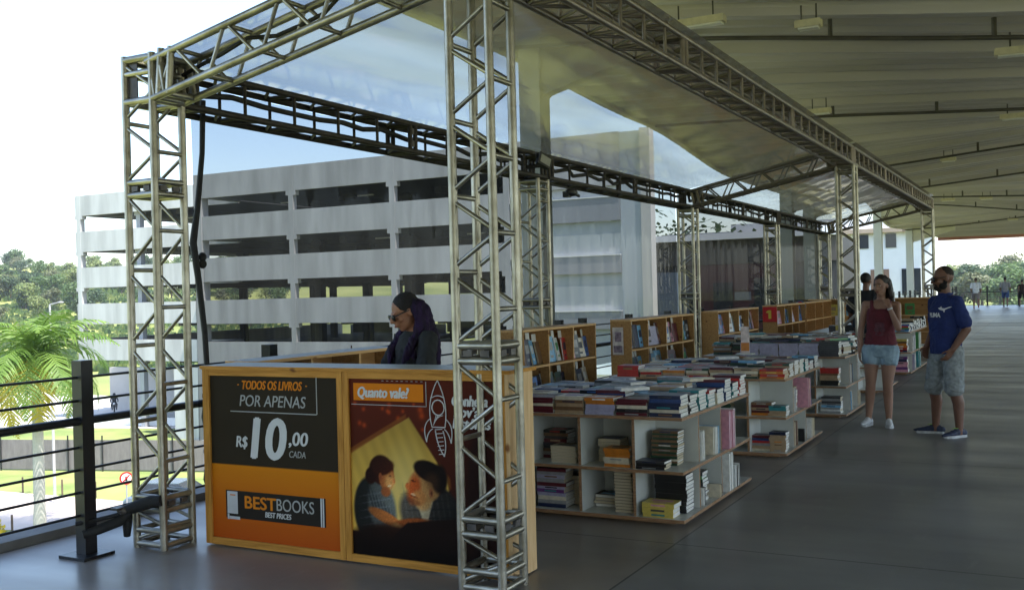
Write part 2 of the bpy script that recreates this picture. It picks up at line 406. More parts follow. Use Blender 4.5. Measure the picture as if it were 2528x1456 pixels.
# roof columns on the open side
def column(y, label, h, r=.15):
    t = thing('roof_column', label, 'column', (-6.02, y, 0), 0, 'columns carrying the roof along the railing')
    a = MB(); a.box(-r, r, -r, r, 0, h); a.build('shaft', mat('column_paint', (.56, .56, .52), .6, 0, .06, 1), t)
    b = MB(); b.box(-r-.05, r+.05, -r-.05, r+.05, .001, .04); b.build('base_plate', CONCG, t)
    c = MB()
    c.prism([(-.04, h-.02), (-.04, h-.95), (.22, h-.75), (2.0, h-.30), (2.0, h-.02)], 1, -.1, .1); c.build('bracket', CREAM, t)
for yy, lb in ((12.0, 'roof column behind the clear sheet over the bookcases'), (26.3, 'grey roof column seen through the clear side sheet'),
               (29.0, 'thin grey roof column right beside another behind the clear side sheet'),
               (41.5, 'white roof column in front of the bright white building'), (51.2, 'farthest pale roof column with the yellowish bracket')):
    column(yy, lb, rz(-6, yy)-.005)

# ------------------------------------------------------------------ box trusses
XL, XR, Y0, S, BAY = -5.204, -2.662, 4.773, .25, 5.632
def truss(name, label, p0, p1, up=(0,0,1), pitch=.46, style='tower', joints=(), mats=None, group=None, r=.0255, phase=0., cat='truss', end_off=.03):
    p0, p1 = Vector(p0), Vector(p1); ax = (p1-p0); L = ax.length; ax.normalize()
    up = Vector(up); sd = ax.cross(up).normalized(); up = sd.cross(ax).normalized()
    base = Vector((p0.x, p0.y, min(p0.z, p1.z)))
    t = thing(name, label, cat, base, 0, group)
    h = S/2; cs = [(-h,-h),(h,-h),(h,h),(-h,h)]
    P = lambda a, b, d: p0+sd*a+up*b+ax*d
    M = mats or ALU
    for a, b in cs:
        m_ = MB(); m_.tube(P(a,b,0), P(a,b,L), r, 10); m_.build('chord', M, t, off=base)
    lt = MB(); rr = r*.52
    stops = [0.0]+sorted(joints)+[L]
    # faces as chord pairs (A, B): A meets the zigzag at whole pitches, B half way; rung phase or None
    F = {'tower': ((1, 0, None), (2, 3, None), (0, 3, .5), (2, 1, 0.)), 'warren': ((0, 3, None), (1, 2, None), (0, 1, 0.), (3, 2, .5)),
         'ladder': ((0, 1, 0.), (3, 2, 0.), (0, 3, 'L'), (1, 2, 'L'))}[style]
    for s0, s1 in zip(stops, stops[1:]):
        s0 += end_off; s1 -= end_off
        n = max(1, round((s1-s0)/pitch)); q = (s1-s0)/n
        for ia, ib, ph in F:
            A, B = cs[ia], cs[ib]
            for k in range(n):
                d = s0+k*q
                if ph == 'L':
                    lt.tube(P(*A, d+.02), P(*B, d+.02), rr, 7); continue
                if ph is not None: lt.tube(P(*A, d+ph*q), P(*B, d+ph*q), rr*1.15, 7)
                if style != 'ladder' and ph is not None: continue
                lt.tube(P(*A, d+.03), P(*B, d+q/2-.015), rr, 7); lt.tube(P(*B, d+q/2+.015), P(*A, d+q-.03), rr, 7)
    lt.build('lattice', M, t, off=base)
    for d in [0.0]+list(joints)+[L]:
        j = MB()
        for dd in ((-.042, .042) if 0 < d < L else ((.03, .12) if d == 0 else (-.03, -.12))):
            for f in range(4):
                A, B = cs[f], cs[(f+1) % 4]; j.tube(P(*A, d+dd), P(*B, d+dd), r*.85, 8)
        if 0 < d < L:
            for f in range(4):
                A, B = cs[f], cs[(f+1) % 4]; c = P((A[0]+B[0])/2, (A[1]+B[1])/2, d)
                e1 = (P(*B, d)-P(*A, d)).normalized(); e3 = e1.cross(ax)
                Mx = Matrix((e1, ax, e3)).transposed().to_4x4(); Mx.translation = c
                for q in (-1, 1):
                    M3 = Mx.copy(); M3.translation = c+e1*q*.055; j.obox(M3, .028, .017, .008, 1)
        j.build('joint_frame', [M, PLATE], t, off=base)
    return t
zt = 3.275
def tower(x1, y0, z, label, joints, mats=None, pitch=.46):
    return truss('truss_tower', label, (x1-S/2, y0+S/2, 0), (x1-S/2, y0+S/2, z), (0,1,0), pitch, 'tower', joints, mats, 'upright truss towers of the book stand', cat='truss tower')
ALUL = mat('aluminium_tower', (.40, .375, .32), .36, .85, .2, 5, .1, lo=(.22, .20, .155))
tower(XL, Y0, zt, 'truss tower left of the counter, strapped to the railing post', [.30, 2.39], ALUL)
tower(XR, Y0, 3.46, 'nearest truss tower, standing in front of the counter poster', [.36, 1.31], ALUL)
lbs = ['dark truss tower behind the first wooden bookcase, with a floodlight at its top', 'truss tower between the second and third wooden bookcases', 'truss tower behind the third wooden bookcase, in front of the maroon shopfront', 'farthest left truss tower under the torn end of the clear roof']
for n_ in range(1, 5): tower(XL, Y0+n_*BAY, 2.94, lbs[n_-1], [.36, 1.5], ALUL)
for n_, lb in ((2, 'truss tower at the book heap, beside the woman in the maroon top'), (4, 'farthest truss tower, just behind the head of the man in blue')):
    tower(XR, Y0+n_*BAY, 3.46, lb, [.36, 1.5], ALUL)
# long beams along the stand
def zsl(x): return 3.09+(x-XL)*.205
DK = mat('silhouetted_truss', (.045, .038, .032), .55, .5, .3, 7)  # silhouette of the left beams against the sky, painted as near-black metal
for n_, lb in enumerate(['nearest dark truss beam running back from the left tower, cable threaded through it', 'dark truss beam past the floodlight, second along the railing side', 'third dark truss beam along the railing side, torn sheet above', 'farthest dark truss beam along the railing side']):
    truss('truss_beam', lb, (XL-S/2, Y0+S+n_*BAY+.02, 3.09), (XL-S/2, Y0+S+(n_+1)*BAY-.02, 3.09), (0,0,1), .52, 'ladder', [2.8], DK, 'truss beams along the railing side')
for n_, lb in enumerate(['nearest long truss beam running back from the upper right tower', 'far long truss beam ending at the farthest right tower']):
    truss('truss_beam', lb, (XR-S/2, Y0+.02+n_*2*BAY, 3.585), (XR-S/2, Y0+(n_+1)*2*BAY-.02+.25*n_, 3.585), (0,0,1), .44, 'ladder', [3.3, 7.2], mat('aluminium_beam', (.26, .22, .19), .42, .75, .2, 5), 'truss beams along the aisle side')
# cross beams sloping up to the aisle side
for n_, lb in ((0, 'sloping truss beam across the front over the counter'), (2, 'sloping truss beam across the middle of the book stand'), (4, 'sloping truss beam across the far end of the book stand')):
    yy = Y0+S/2+n_*BAY
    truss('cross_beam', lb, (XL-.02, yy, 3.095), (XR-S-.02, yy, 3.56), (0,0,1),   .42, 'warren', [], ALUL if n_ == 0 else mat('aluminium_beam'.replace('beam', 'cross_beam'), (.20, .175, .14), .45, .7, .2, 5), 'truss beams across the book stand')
# corner block on the left front tower: plates and short uprights
t = thing('corner_block', 'cube shaped truss corner on top of the left front tower', 'truss corner', (XL-S/2, Y0+S/2, 2.95))
a = MB()
for z in (.02, .30):
    for f in ((-1,-1,1,-1),(1,-1,1,1),(1,1,-1,1),(-1,1,-1,-1)):
        a.tube((f[0]*.125, f[1]*.125, z), (f[2]*.125, f[3]*.125, z), .026, 9)
for k in (-.02, .07): a.tube((.125+.08+k, -.125, .04), (.125+.08+k+.03, -.125, .34), .024, 9)
a.build('frame', ALUL, t)
for bb in ((-.10, -.02, -.118, -.11), (.02, .10, .11, .118), (.112, .120, -.09, .09)):
    b = MB(); b.box(*bb, .03, .29); b.build('plate', PLATE, t)
# cables in the left beams
def sag_cable(y0, y1, z, n, amp, seed, label, r=.024):
    q = random.Random(seed); pts = []
    for i in range(n+1):
        f = i/n; pts.append((XL-S/2+q.uniform(-.05, .05), y0+(y1-y0)*f, z-amp*abs(math.sin(f*math.pi*n/2))+q.uniform(-.015, .015)))
    mb = MB(); mb.path(pts, r, 6); return tag(mb.build('cable', CABLE, off=pts[0]), label, 'cable', 'cables in the truss beams')
sag_cable(5.0, 15.9, 3.13, 34, .035, 1, 'black cable bundle threaded through the dark left truss beams')
sag_cable(16.1, 27, 3.13, 34, .03, 2, 'black cable threaded through the far dark truss beams')
q = random.Random(5); pts = [(XL-.1+.5*i/12*1.0, Y0+.3, 3.26+.205*.5*i/12+q.uniform(-.02, .05)) for i in range(1, 13)]
pts = [(-5.15+i*.2, Y0+.22+q.uniform(-.05, .05), 3.14+.041*i+q.uniform(0, .06)) for i in range(11)]
mb = MB(); mb.path(pts, .014, 6); tag(mb.build('cable', CABLE, off=pts[0]), 'loose black cable inside the sloping front truss beam', 'cable', 'cables in the truss beams')
# long strap hanging beside the left tower (edge of the clear side sheet)
pts = [(-5.40, 5.42, 3.08), (-5.41, 5.41, 2.7), (-5.42, 5.36, 2.3), (-5.44, 5.33, 2.05), (-5.43, 5.36, 1.8), (-5.42, 5.40, 1.4), (-5.41, 5.41, 1.0), (-5.42, 5.39, .8), (-5.41, 5.42, .6), (-5.42, 5.38, .35), (-5.41, 5.43, .2)]
mb = MB(); mb.path(pts, [.022, .02, .022, .028, .024, .022, .02, .034, .028, .024, .03], 7)
for z in (1.95, 1.9, .95, .86, .55): mb.ell((-5.415, 5.39, z), .03, .03, .035, nu=8, nv=5)
tag(mb.build('hanging_strap', RUBBER, off=pts[-1]), 'long black strap hanging down beside the left tower', 'strap')
# strap tying tower to railing post
t = thing('tie_strap', 'black strap tying the left tower to the railing post near the floor', 'strap', (-5.4, 4.6, .3))
mb = MB()
q = random.Random(3)
A = [(-5.55, 4.42, .15), (-5.50, 4.5, .17), (-5.42, 4.60, .21), (-5.40, 4.66, .25)]
mb.path(A, [.028, .034, .036, .03], 8); mb.path([(-5.59, 4.40, .22), (-5.5, 4.5, .235), (-5.40, 4.66, .26)], .014, 6)
B = [(-5.42, 4.64, .27), (-5.34, 4.68, .30), (-5.26, 4.72, .325), (-5.19, 4.745, .335)]
mb.path(B, [.034, .04, .042, .036], 8)
mb.path([(-5.42, 4.66, .27), (-5.41, 4.655, .18), (-5.42, 4.66, .10)], [.035, .03, .022], 8)
mb.build('webbing', RUBBER, t, off=(-5.4, 4.6, .3))
mb = MB(); mb.ell((-5.42, 4.63, .275), .045, .035, .03, nu=9, nv=6); mb.box(-5.47, -5.40, 4.57, 4.66, .285, .30); mb.build('ratchet_buckle', PLATE, t, off=(-5.4, 4.6, .3))
# floodlight and security lamp on the left beam
t = thing('floodlight', 'black floodlight clamped under the left truss beam', 'floodlight', (-5.05, 10.25, 3.10), R_(60))
a = MB(); a.box(-.13, .13, -.05, .05, -.10, .10); a.box(-.15, .15, -.065, -.051, -.12, .12); a.build('housing', BLACK, t)
b = MB(); b.box(-.11, .11, -.072, -.066, -.08, .08); b.build('lens', mat('floodlight_glass', (.30, .31, .29), .2), t)
c = MB(); c.tube((-.16, 0, 0), (-.16, .05, .12), .012, 6); c.tube((.16, 0, 0), (.16, .05, .12), .012, 6); c.tube((-.17, .05, .12), (.17, .05, .12), .014, 6); c.build('bracket', BLACK, t)
t.scale = (.62, .62, .62); t.rotation_euler = (R_(-15), R_(25), R_(60))
t = thing('work_light', 'small dark work lamp hanging on an arm under the left beam', 'lamp', (-5.2, 11.1, 2.86))
a = MB(); a.tube((-.05, -.6, .06), (.02, .12, .02), .012, 6); a.build('arm', BLACK, t)
b = MB(); b.ell((.04, .12, -.03), .07, .12, .05, nu=10, nv=6); b.box(-.03, .05, .02, .1, -.09, -.02); b.tube((.05, .1, -.03), (.06, .3, -.06), .02, 6); b.build('lamp_head', BLACK, t)

# ------------------------------------------------------------------ clear vinyl sheets
def wrinkle(u, v, seed): return (math.sin(u*5.1+seed)+.6*math.sin(u*11.3+v*2.1+seed*2)+.5*math.sin(v*7.7+seed))*.5
def sheet_roof(name, y0, y1, seed, label, sag, amp, ragged):
    mb = MB(); nx, ny = 44, int((y1-y0)*8); vs = []
    q = random.Random(seed)
    for j in range(ny+1):
        yy = y0+(y1-y0)*j/ny
        for i in range(nx+1):
            f = i/nx; x0 = XL-S-.03; x = x0+(XR+.02-x0)*f
            z = 3.235+(x-(XL-S/2))*.205+.012
            z -= sag*math.sin(math.pi*f)*(0.6+.4*math.sin(yy*1.2+seed))
            z += amp*wrinkle(yy*.8, f*6, seed)*math.sin(math.pi*f)
            if ragged and j in (0, ny): yy2 = yy+q.uniform(-.1, .1)
            else: yy2 = yy
            vs.append((x, yy2, max(z, 3.243 if f < .08 else 0) if f < .08 else z))
    n = nx+1
    mb.add(vs, [(j*n+i, j*n+i+1, (j+1)*n+i+1, (j+1)*n+i) for j in range(ny) for i in range(nx)], 0, True)
    return tag(mb.build(name, VROOF, off=(-4, (y0+y1)/2, 3.4)), label, 'plastic sheet', 'clear sheets of the book stand')
sheet_roof('roof_sheet', Y0+.02, Y0+2*BAY, 1, 'clear glossy plastic roof sheet over the counter and nearest tables', .04, .008, False)
sheet_roof('roof_sheet', Y0+2*BAY+.25, Y0+4*BAY+.3, 4, 'crumpled clear plastic roof sheet over the far half of the stand', .08, .035, True)
def sheet_wall(y0, y1, seed, label):
    mb = MB(); ny, nz = int((y1-y0)*14), 12; vs = []
    for k in range(nz+1):
        z = .62+(3.20-.62)*k/nz
        for j in range(ny+1):
            yy = y0+(y1-y0)*j/ny
            vs.append((XL-S-.045+(.012 if y0 < 8 else .003)*wrinkle(yy*2.6, z*.6, seed), yy, z))
    n = ny+1
    mb.add(vs, [(k*n+j, k*n+j+1, (k+1)*n+j+1, (k+1)*n+j) for k in range(nz) for j in range(ny)], 0, True)
    return tag(mb.build('side_sheet', VWALL if y0 < 8 else VWALL2, off=(XL-S, (y0+y1)/2, .62)), label, 'plastic sheet', 'clear sheets of the book stand')
sheet_wall(5.40, Y0+2*BAY, 2, 'clear plastic side sheet behind the counter, the car park seen through it')
sheet_wall(Y0+2*BAY+.1, Y0+4*BAY+.2, 7, 'clear plastic side sheet of the far half, dark shopfront seen through it')

# ------------------------------------------------------------------ railings
def railing(name, label, pts, posts, z_posts=1.27, half=.045, loc=None):
    t = thing(name, label, 'railing', loc)
    o = Vector(loc)
    d = (Vector(pts[1])-Vector(pts[0])).normalized()
    for p in posts:
        a = MB(); p = Vector(p)
        a.box(p.x-half, p.x+half, p.y-half, p.y+half, .021, z_posts); a.build('post', BLACK, t, off=o)
        b = MB(); b.box(p.x-.12, p.x+.12, p.y-.12, p.y+.12, .0005, .02)
        b.build('base_plate', BLACK, t, off=o)
    for z, r in ((1.16, .009), (1.01, .009), (.878, .028), (.708, .009), (.564, .009), (.418, .009), (.27, .009)):
        c = MB(); c.tube((pts[0][0], pts[0][1], z), (pts[1][0], pts[1][1], z), r, 8)
        c.build('top_rail' if r > .02 else 'wire', BLACK, t, off=o)
    return t
XF = -5.576
py = [-4.4, -2.6, -.85, .93, 2.7, 4.47, 6.25, 8.1, 9.87, 11.65, 12.38, 14.05, 15.76]+[17.5+1.75*i for i in range(31)]
railing('railing', 'black steel railing with taut wires along the open left edge', ((XF, -7.5, 0), (XF, 70.6, 0)), [(XF, p, 0) for p in py], loc=(XF, 4.47, 0))
railing('railing', 'black railing with wires across the far end of the walkway', ((XF, 70.9, 0), (8.6, 70.9, 0)), [(XF+.02+1.77*i, 70.9, 0) for i in range(9)], loc=(0, 70.9, 0))

# ------------------------------------------------------------------ counter
CX0, CX1, CY, CH = -5.06, -2.722, 5.005, 1.20
t = thing('sales_counter', 'pine framed sales counter with price poster and tent poster on its front', 'counter', (CX0, CY, 0))
o = Vector((CX0, CY, 0))
D = .30
a = MB()      # pine frame
a.box(CX0, CX0+.055, CY, CY+.03, .012, CH-.022); a.build('frame_upright', PINEZ, t, off=o)
for x0, x1 in ((-3.934, -3.892), (-3.888, -3.846), (-2.79, CX1-.026)):
    a = MB(); a.box(x0, x1, CY, CY+.03, .012, CH-.022); a.build('frame_upright', PINEZ, t, off=o)
for x0, x1 in ((CX0+.0555, -3.9345), (-3.8455, -2.7905)):
    a = MB(); a.box(x0, x1, CY+.001, CY+.03, CH-.064, CH-.0225); a.build('frame_rail', PINEX, t, off=o)
    a = MB(); a.box(x0, x1, CY+.001, CY+.03, .012, .058); a.build('frame_rail', PINEX, t, off=o)
a = MB()      # side with box joints
a.box(CX1-.025, CX1, CY+.002, CY+D, .010, CH-.0225)
s = a.build('side_panel', PINEP, t, off=o)
b = MB()
for z in (.20, .33, .52, .66, .84, .98): b.box(CX1+.0005, CX1+.003, CY+.20, CY+.225, z-.045, z+.045)
b.build('tenon', mat('tenon_wood', (.33, .15, .045), .6, 0, .2, 10), s)
a = MB(); a.box(CX0, CX0+.025, CY+.031, CY+D, .010, CH-.0225); a.build('side_panel', PINEP, t, off=o)
a = MB(); a.box(CX0+.026, CX1-.026, CY+.036, CY+.05, .06, CH-.03); a.build('backing_board', PLY, t, off=o)
a = MB(); a.box(CX0-.01, CX1+.012, CY-.012, CY+D+.03, CH-.022, CH, 0, 1, 2); a.build('counter_top', [MELA, PINEX], t, off=o)

def art_board(name, x0, x1, z0, z1, nx, nz, fn, y):
    """a printed board: the picture is printed on the panel as a colour attribute"""
    X, Z = np.meshgrid(np.linspace(x0, x1, nx+1), np.linspace(z0, z1, nz+1))
    col = fn(X, Z)
    me = bpy.data.meshes.new(name)
    vs = np.stack([X, np.zeros_like(X), Z], -1).reshape(-1, 3)
    n = nx+1
    fs = [(j*n+i, j*n+i+1, (j+1)*n+i+1, (j+1)*n+i) for j in range(nz) for i in range(nx)]
    me.from_pydata(vs.tolist(), [], fs)
    at = me.attributes.new('print', 'FLOAT_COLOR', 'POINT')
    lin = np.where(col <= .04045, col/12.92, ((col+.055)/1.055)**2.4)
    at.data.foreach_set('color', np.concatenate([lin.reshape(-1, 3), np.ones((lin.size//3, 1))], 1).ravel().astype(np.float32))
    me.materials.append(PRINT)
    q = bpy.data.objects.new(name, me); C.objects.link(q); q.parent = t; q.location = (0-o.x, y-o.y, 0); return q
PRINT = attr_mat('poster_print', .65)
def c3(r, g, b): return np.array([r, g, b])/255.
def price_art(X, Z):
    c = np.zeros(X.shape+(3,)); edge = .546+.004*(X+5)
    f = np.clip(Z/.55, 0, 1)[..., None]
    org = c3(174, 72, 16)*(1-f)+c3(204, 124, 18)*f
    c[:] = np.where((Z > edge)[..., None], c3(48, 40, 28), org)
    return c
art_board('price_poster', CX0+.0556, -3.9346, .0585, CH-.0645, 30, 120, price_art, CY+.014)

def sm(d, w): return np.clip(.5-d/w, 0, 1)[..., None]
def tent_art(X, Z):
    rs = np.random.RandomState(4)
    c = np.zeros(X.shape+(3,))
    g = np.clip((1.16-Z)/1.1, 0, 1)[..., None]
    c[:] = c3(104, 38, 18)*(1-g)+c3(52, 22, 12)*g
    c *= (1-.25*np.clip((X+3.3)/.5, 0, 1))[..., None]
    for _ in range(16):         # string lights
        x, z, r = rs.uniform(-3.83, -3.3), rs.uniform(.84, .99), rs.uniform(.008, .02)
        k = np.exp(-(((X-x)**2+(Z-z)**2)/r**2))[..., None]; c = c*(1-.6*k)+c3(240, 90, 30)*.6*k
    ring = lambda x, z, sx, sz: np.exp(-(((X-x)/sx)**2+((Z-z)/sz)**2))[..., None]
    lit = .58+.62*ring(-3.47, .46, .20, .24)+.15*ring(-3.47, .3, .3, .12)
    grain = (1+.05*rs.standard_normal(X.shape))[..., None]
    def poly(pts, col, w=.008, k=1.0, f=False):
        nonlocal c
        if f: col = col*lit*grain
        d = np.full(X.shape, -9.)
        for (xa, za), (xb, zb) in zip(pts, pts[1:]+pts[:1]):
            nx_, nz_ = -(zb-za), (xb-xa); L = math.hypot(nx_, nz_)
            d = np.maximum(d, ((X-xa)*nx_+(Z-za)*nz_)/L)
        a = sm(d, w)*k; c = c*(1-a)+col*a
    def el(x, z, rx, rz_, col, w=.15, ang=0., k=1., f=True):
        nonlocal c
        w = w*.9
        if f: col = col*lit*grain
        ca, sa = math.cos(ang), math.sin(ang); u = (X-x)*ca+(Z-z)*sa; v = -(X-x)*sa+(Z-z)*ca
        d = np.sqrt((u/rx)**2+(v/rz_)**2)-1
        a = sm(d, w)*k; c = c*(1-a)+col*a
    # tent: bright canvas, clockwise polygons
    shade = np.clip((Z-.35)/.55, 0, 1)[..., None]; fold = (.5+.5*np.sin((X*1.0+Z*.45)*70))[..., None]
    canvas = c3(236, 190, 84)*(.78+.28*(1-shade))*(.93+.07*fold)
    poly([(-3.86, .68), (-3.41, .91), (-3.15, .56), (-3.1, .2), (-3.86, .2)], canvas)
    poly([(-3.43, .93), (-3.395, .905), (-3.13, .56), (-3.10, .2), (-3.17, .2), (-3.20, .6), (-3.41, .89)], c3(170, 110, 40), k=.5)
    poly([(-3.86, .70), (-3.43, .93), (-3.43, .905), (-3.86, .665)], c3(140, 80, 34), k=.8)
    el(-3.45, .42, .16, .26, c3(255, 236, 160), 1.2, k=.45, f=False)     # glow between them
    # girl, left
    el(-3.705, .34, .125, .20, c3(52, 52, 48), .12); el(-3.62, .36, .10, .17, c3(104, 108, 104), .25, .2)
    for i in range(7): el(-3.70+.03*i, .40-.025*i, .006, .10, c3(36, 42, 48), .5, .3, .55)
    for i in range(5): el(-3.66, .26+.045*i, .12, .005, c3(150, 160, 165), .5, .2, .35)
    el(-3.62, .585, .090, .090, c3(70, 30, 16), .14); el(-3.700, .545, .040, .050, c3(58, 24, 14), .25)
    el(-3.580, .535, .056, .070, c3(196, 112, 58), .22, -.15); el(-3.560, .515, .034, .045, c3(240, 176, 100), .9, k=.8)
    el(-3.605, .600, .080, .045, c3(70, 30, 16), .25, .30); el(-3.628, .545, .013, .022, c3(176, 92, 52), .3)
    el(-3.562, .492, .014, .006, c3(245, 215, 170), .5, .15, .8); el(-3.556, .553, .012, .004, c3(70, 30, 18), .6, 0, .8); el(-3.527, .522, .010, .014, c3(215, 130, 70), .4)
    el(-3.590, .455, .035, .03, c3(170, 94, 50), .4)
    # father, right
    el(-3.25, .33, .19, .19, c3(56, 52, 48), .12); el(-3.38, .33, .10, .14, c3(80, 74, 66), .35, .5)
    for i in range(9): el(-3.44+.038*i, .34, .006, .16, c3(100, 98, 92), .5, .15, .4)
    for i in range(6): el(-3.28, .22+.05*i, .18, .005, c3(30, 30, 30), .5, .1, .5)
    poly([(-3.37, .42), (-3.25, .43), (-3.31, .25)], c3(196, 180, 146), f=True)
    el(-3.325, .42, .06, .06, c3(210, 160, 98), .4)
    el(-3.300, .520, .108, .108, c3(206, 150, 88), .14, -.35); el(-3.385, .485, .045, .085, c3(190, 86, 36), .7, -.2); el(-3.350, .435, .05, .045, c3(200, 130, 70), .5)
    el(-3.275, .595, .112, .060, c3(34, 19, 12), .18, -.30); el(-3.205, .555, .055, .085, c3(36, 20, 13), .35); el(-3.255, .540, .05, .05, c3(110, 70, 40), .9, k=.5)
    el(-3.432, .500, .014, .020, c3(200, 104, 50), .4); el(-3.392, .452, .018, .006, c3(240, 212, 170), .6, -.3, .75); el(-3.385, .440, .03, .006, c3(110, 50, 28), .6, -.3, .7)
    el(-3.388, .532, .018, .005, c3(50, 22, 14), .5, -.3, .8); el(-3.390, .410, .05, .018, c3(100, 50, 28), .6, -.3, .5)
    el(-3.265, .470, .016, .028, c3(188, 112, 66), .4); el(-3.262, .468, .007, .014, c3(110, 58, 34), .5)
    # arms, book and ground
    el(-3.60, .30, .13, .035, c3(206, 120, 58), .25, -.35); el(-3.40, .27, .15, .04, c3(150, 76, 34), .3, .12); el(-3.52, .22, .05, .05, c3(240, 180, 100), .5)
    el(-3.55, .13, .32, .13, c3(48, 24, 14), .35); el(-3.25, .17, .22, .12, c3(36, 18, 12), .3)
    poly([(-3.62, .12), (-3.44, .28), (-3.10, .33), (-3.06, .12)], c3(30, 16, 11))
    el(-2.93, .45, .10, .45, c3(44, 16, 12), .6, k=.7)
    k = np.clip((Z-.02)/.20, 0, 1)[..., None]; c = c*(.45+.55*k)
    return np.clip(c*.92, 0, 1)
art_board('tent_poster', -3.8454, -2.7906, .0585, CH-.0645, 150, 160, tent_art, CY+.014)

YT = CY+.0125-o.y
WHT = mat('print_white', (.62, .62, .60), .7, spec=.1, metal=0, var=.03); ORG = mat('print_orange', srgb(214, 128, 34), .7, spec=.1, metal=0, var=.03); GRYT = mat('print_grey', (.40, .40, .38), .7, spec=.1, metal=0, var=.03)
DRK = mat('print_dark', srgb(44, 39, 33), .7, spec=.1, metal=0, var=.03)
def TX(body, x, z, h, M, w, shear=0., bold=0., y=YT): return text_mesh('lettering', body, x-o.x, z, h, M, t, y, shear, 1., bold, width=w)
TX('TODOS OS LIVROS', -4.467, 1.078, .056, ORG, .50, .22, .022)
TX('\u00b7', -4.752, 1.078, .05, ORG, .014); TX('\u00b7', -4.182, 1.08, .05, ORG, .014)
TX('POR APENAS', -4.466, .976, .074, GRYT, .555, .18)
TX('R$', -4.733, .705, .072, WHT, .096, .15, .02)
TX('10', -4.505, .736, .262, WHT, .285, .15, .03)
TX(',00', -4.257, .742, .085, WHT, .155, .15, .02)
TX('CADA', -4.267, .643, .042, GRYT, .133, .15)
a = MB()
for i in range(14): a.box(-4.55+i*.0325, -4.535+i*.0325, CY+.0115, CY+.0135, 1.149, 1.153)
a.box(-4.104, -4.098, CY+.0115, CY+.0135, .903, 1.153); a.box(-4.825, -4.1045, CY+.0115, CY+.0135, .899, .905)
a.build('ruled_line', GRYT, t, off=o)
# shop logo on the orange half: dark banner with a book symbol
a = MB(); a.box(-4.885, -4.052, CY+.0118, CY+.0135, .197, .378); lg = a.build('logo_banner', DRK, t, off=o)
a = MB(); a.box(-4.872, -4.782, CY+.0100, CY+.0117, .225, .372); a.box(-4.855, -4.765, CY+.0100, CY+.0117, .188, .207, 0)
a.prism([(-4.872, .186), (-4.858, .186), (-4.858, .222), (-4.872, .222)], 1, CY+.0100, CY+.0117)
a.build('book_symbol', mat('print_pale', (.55, .55, .55), .5), lg, off=o); 
for ch in lg.children: ch.location = (0, 0, 0)
a = MB(); a.box(-4.845, -4.800, CY+.0085, CY+.0099, .345, .352); q = a.build('book_title', ORG, lg, off=o); q.location = (0, 0, 0)
a = MB(); a.box(-4.090, -4.080, CY+.0100, CY+.0117, .197, .378); a.box(-4.073, -4.063, CY+.0100, CY+.0117, .197, .378); q = a.build('stripe', WHT, lg, off=o); q.location = (0, 0, 0)
Y2 = CY+.0105-o.y
TX('BEST', -4.585, .310, .080, ORG, .262, .0, .022, Y2); TX('BOOKS', -4.295, .312, .078, GRYT, .305, .0, 0, Y2)
TX('BEST PRICES', -4.437, .240, .034, WHT, .216, .15, .014, Y2)
# banner on the tent poster
a = MB(); a.box(-3.812, -3.302, CY+.0118, CY+.0136, 1.003, 1.108); bn = a.build('orange_banner', mat('banner_orange', srgb(214, 122, 24), .7, spec=.1, metal=0, var=.03), t, off=o)
TX('Quanto vale?', -3.590, 1.055, .062, WHT, .373, .22, .035, Y2)
a = MB()
for i in range(9): a.box(-3.60+i*.035, -3.585+i*.035, CY+.0115, CY+.0135, 1.123, 1.126)
a.box(-3.284, -3.280, CY+.0115, CY+.0135, .977, 1.126); a.box(-3.83, -3.2845, CY+.0115, CY+.0135, .976, .980); a.build('ruled_line', GRYT, t, off=o)
TX('Conhe\u00e7a', -2.985, 1.020, .062, WHT, .235, .2, .035); TX('nov\u2019as', -2.99, .955, .060, WHT, .20, .2, .035); TX('hist\u00f3rias', -2.975, .890, .060, WHT, .25, .2, .035)
# chalk rocket drawing
a = MB()
def chalk(pts, r=.0032): a.path([(x, CY+.0120, z) for x, z in pts], r, 4)
def bez(p, q, r_, n=8): return [((1-k/n)**2*p[0]+2*(1-k/n)*k/n*q[0]+(k/n)**2*r_[0], (1-k/n)**2*p[1]+2*(1-k/n)*k/n*q[1]+(k/n)**2*r_[1]) for k in range(n+1)]
chalk(bez((-3.20, 1.135), (-3.285, 1.0), (-3.245, .86))); chalk(bez((-3.20, 1.135), (-3.125, 1.0), (-3.155, .86)))
chalk([(-3.245, .86), (-3.155, .86)], .004); chalk(bez((-3.245, 1.03), (-3.2, 1.06), (-3.155, 1.03)))
chalk([(-3.2+.042*math.cos(k*.42), .975+.045*math.sin(k*.42)) for k in range(16)], .004)
chalk(bez((-3.255, .91), (-3.32, .87), (-3.285, .77))); chalk(bez((-3.285, .77), (-3.28, .83), (-3.24, .85)))
chalk(bez((-3.15, .91), (-3.09, .87), (-3.115, .77))); chalk(bez((-3.115, .77), (-3.13, .83), (-3.16, .85)))
for i in range(7): chalk([(-3.225+.004*i, .845-.03*i*.8), (-3.175+.002*i, .85-.03*i*.8)], .0028)
for i in range(5): chalk([(-3.235+.006*i, .87+.012*i), (-3.215+.012*i, .93)], .002)
chalk(bez((-3.222, .84), (-3.215, .76), (-3.165, .69))); chalk(bez((-3.17, .84), (-3.14, .76), (-3.165, .69)))
a.build('rocket_drawing', WHT, t, off=o)

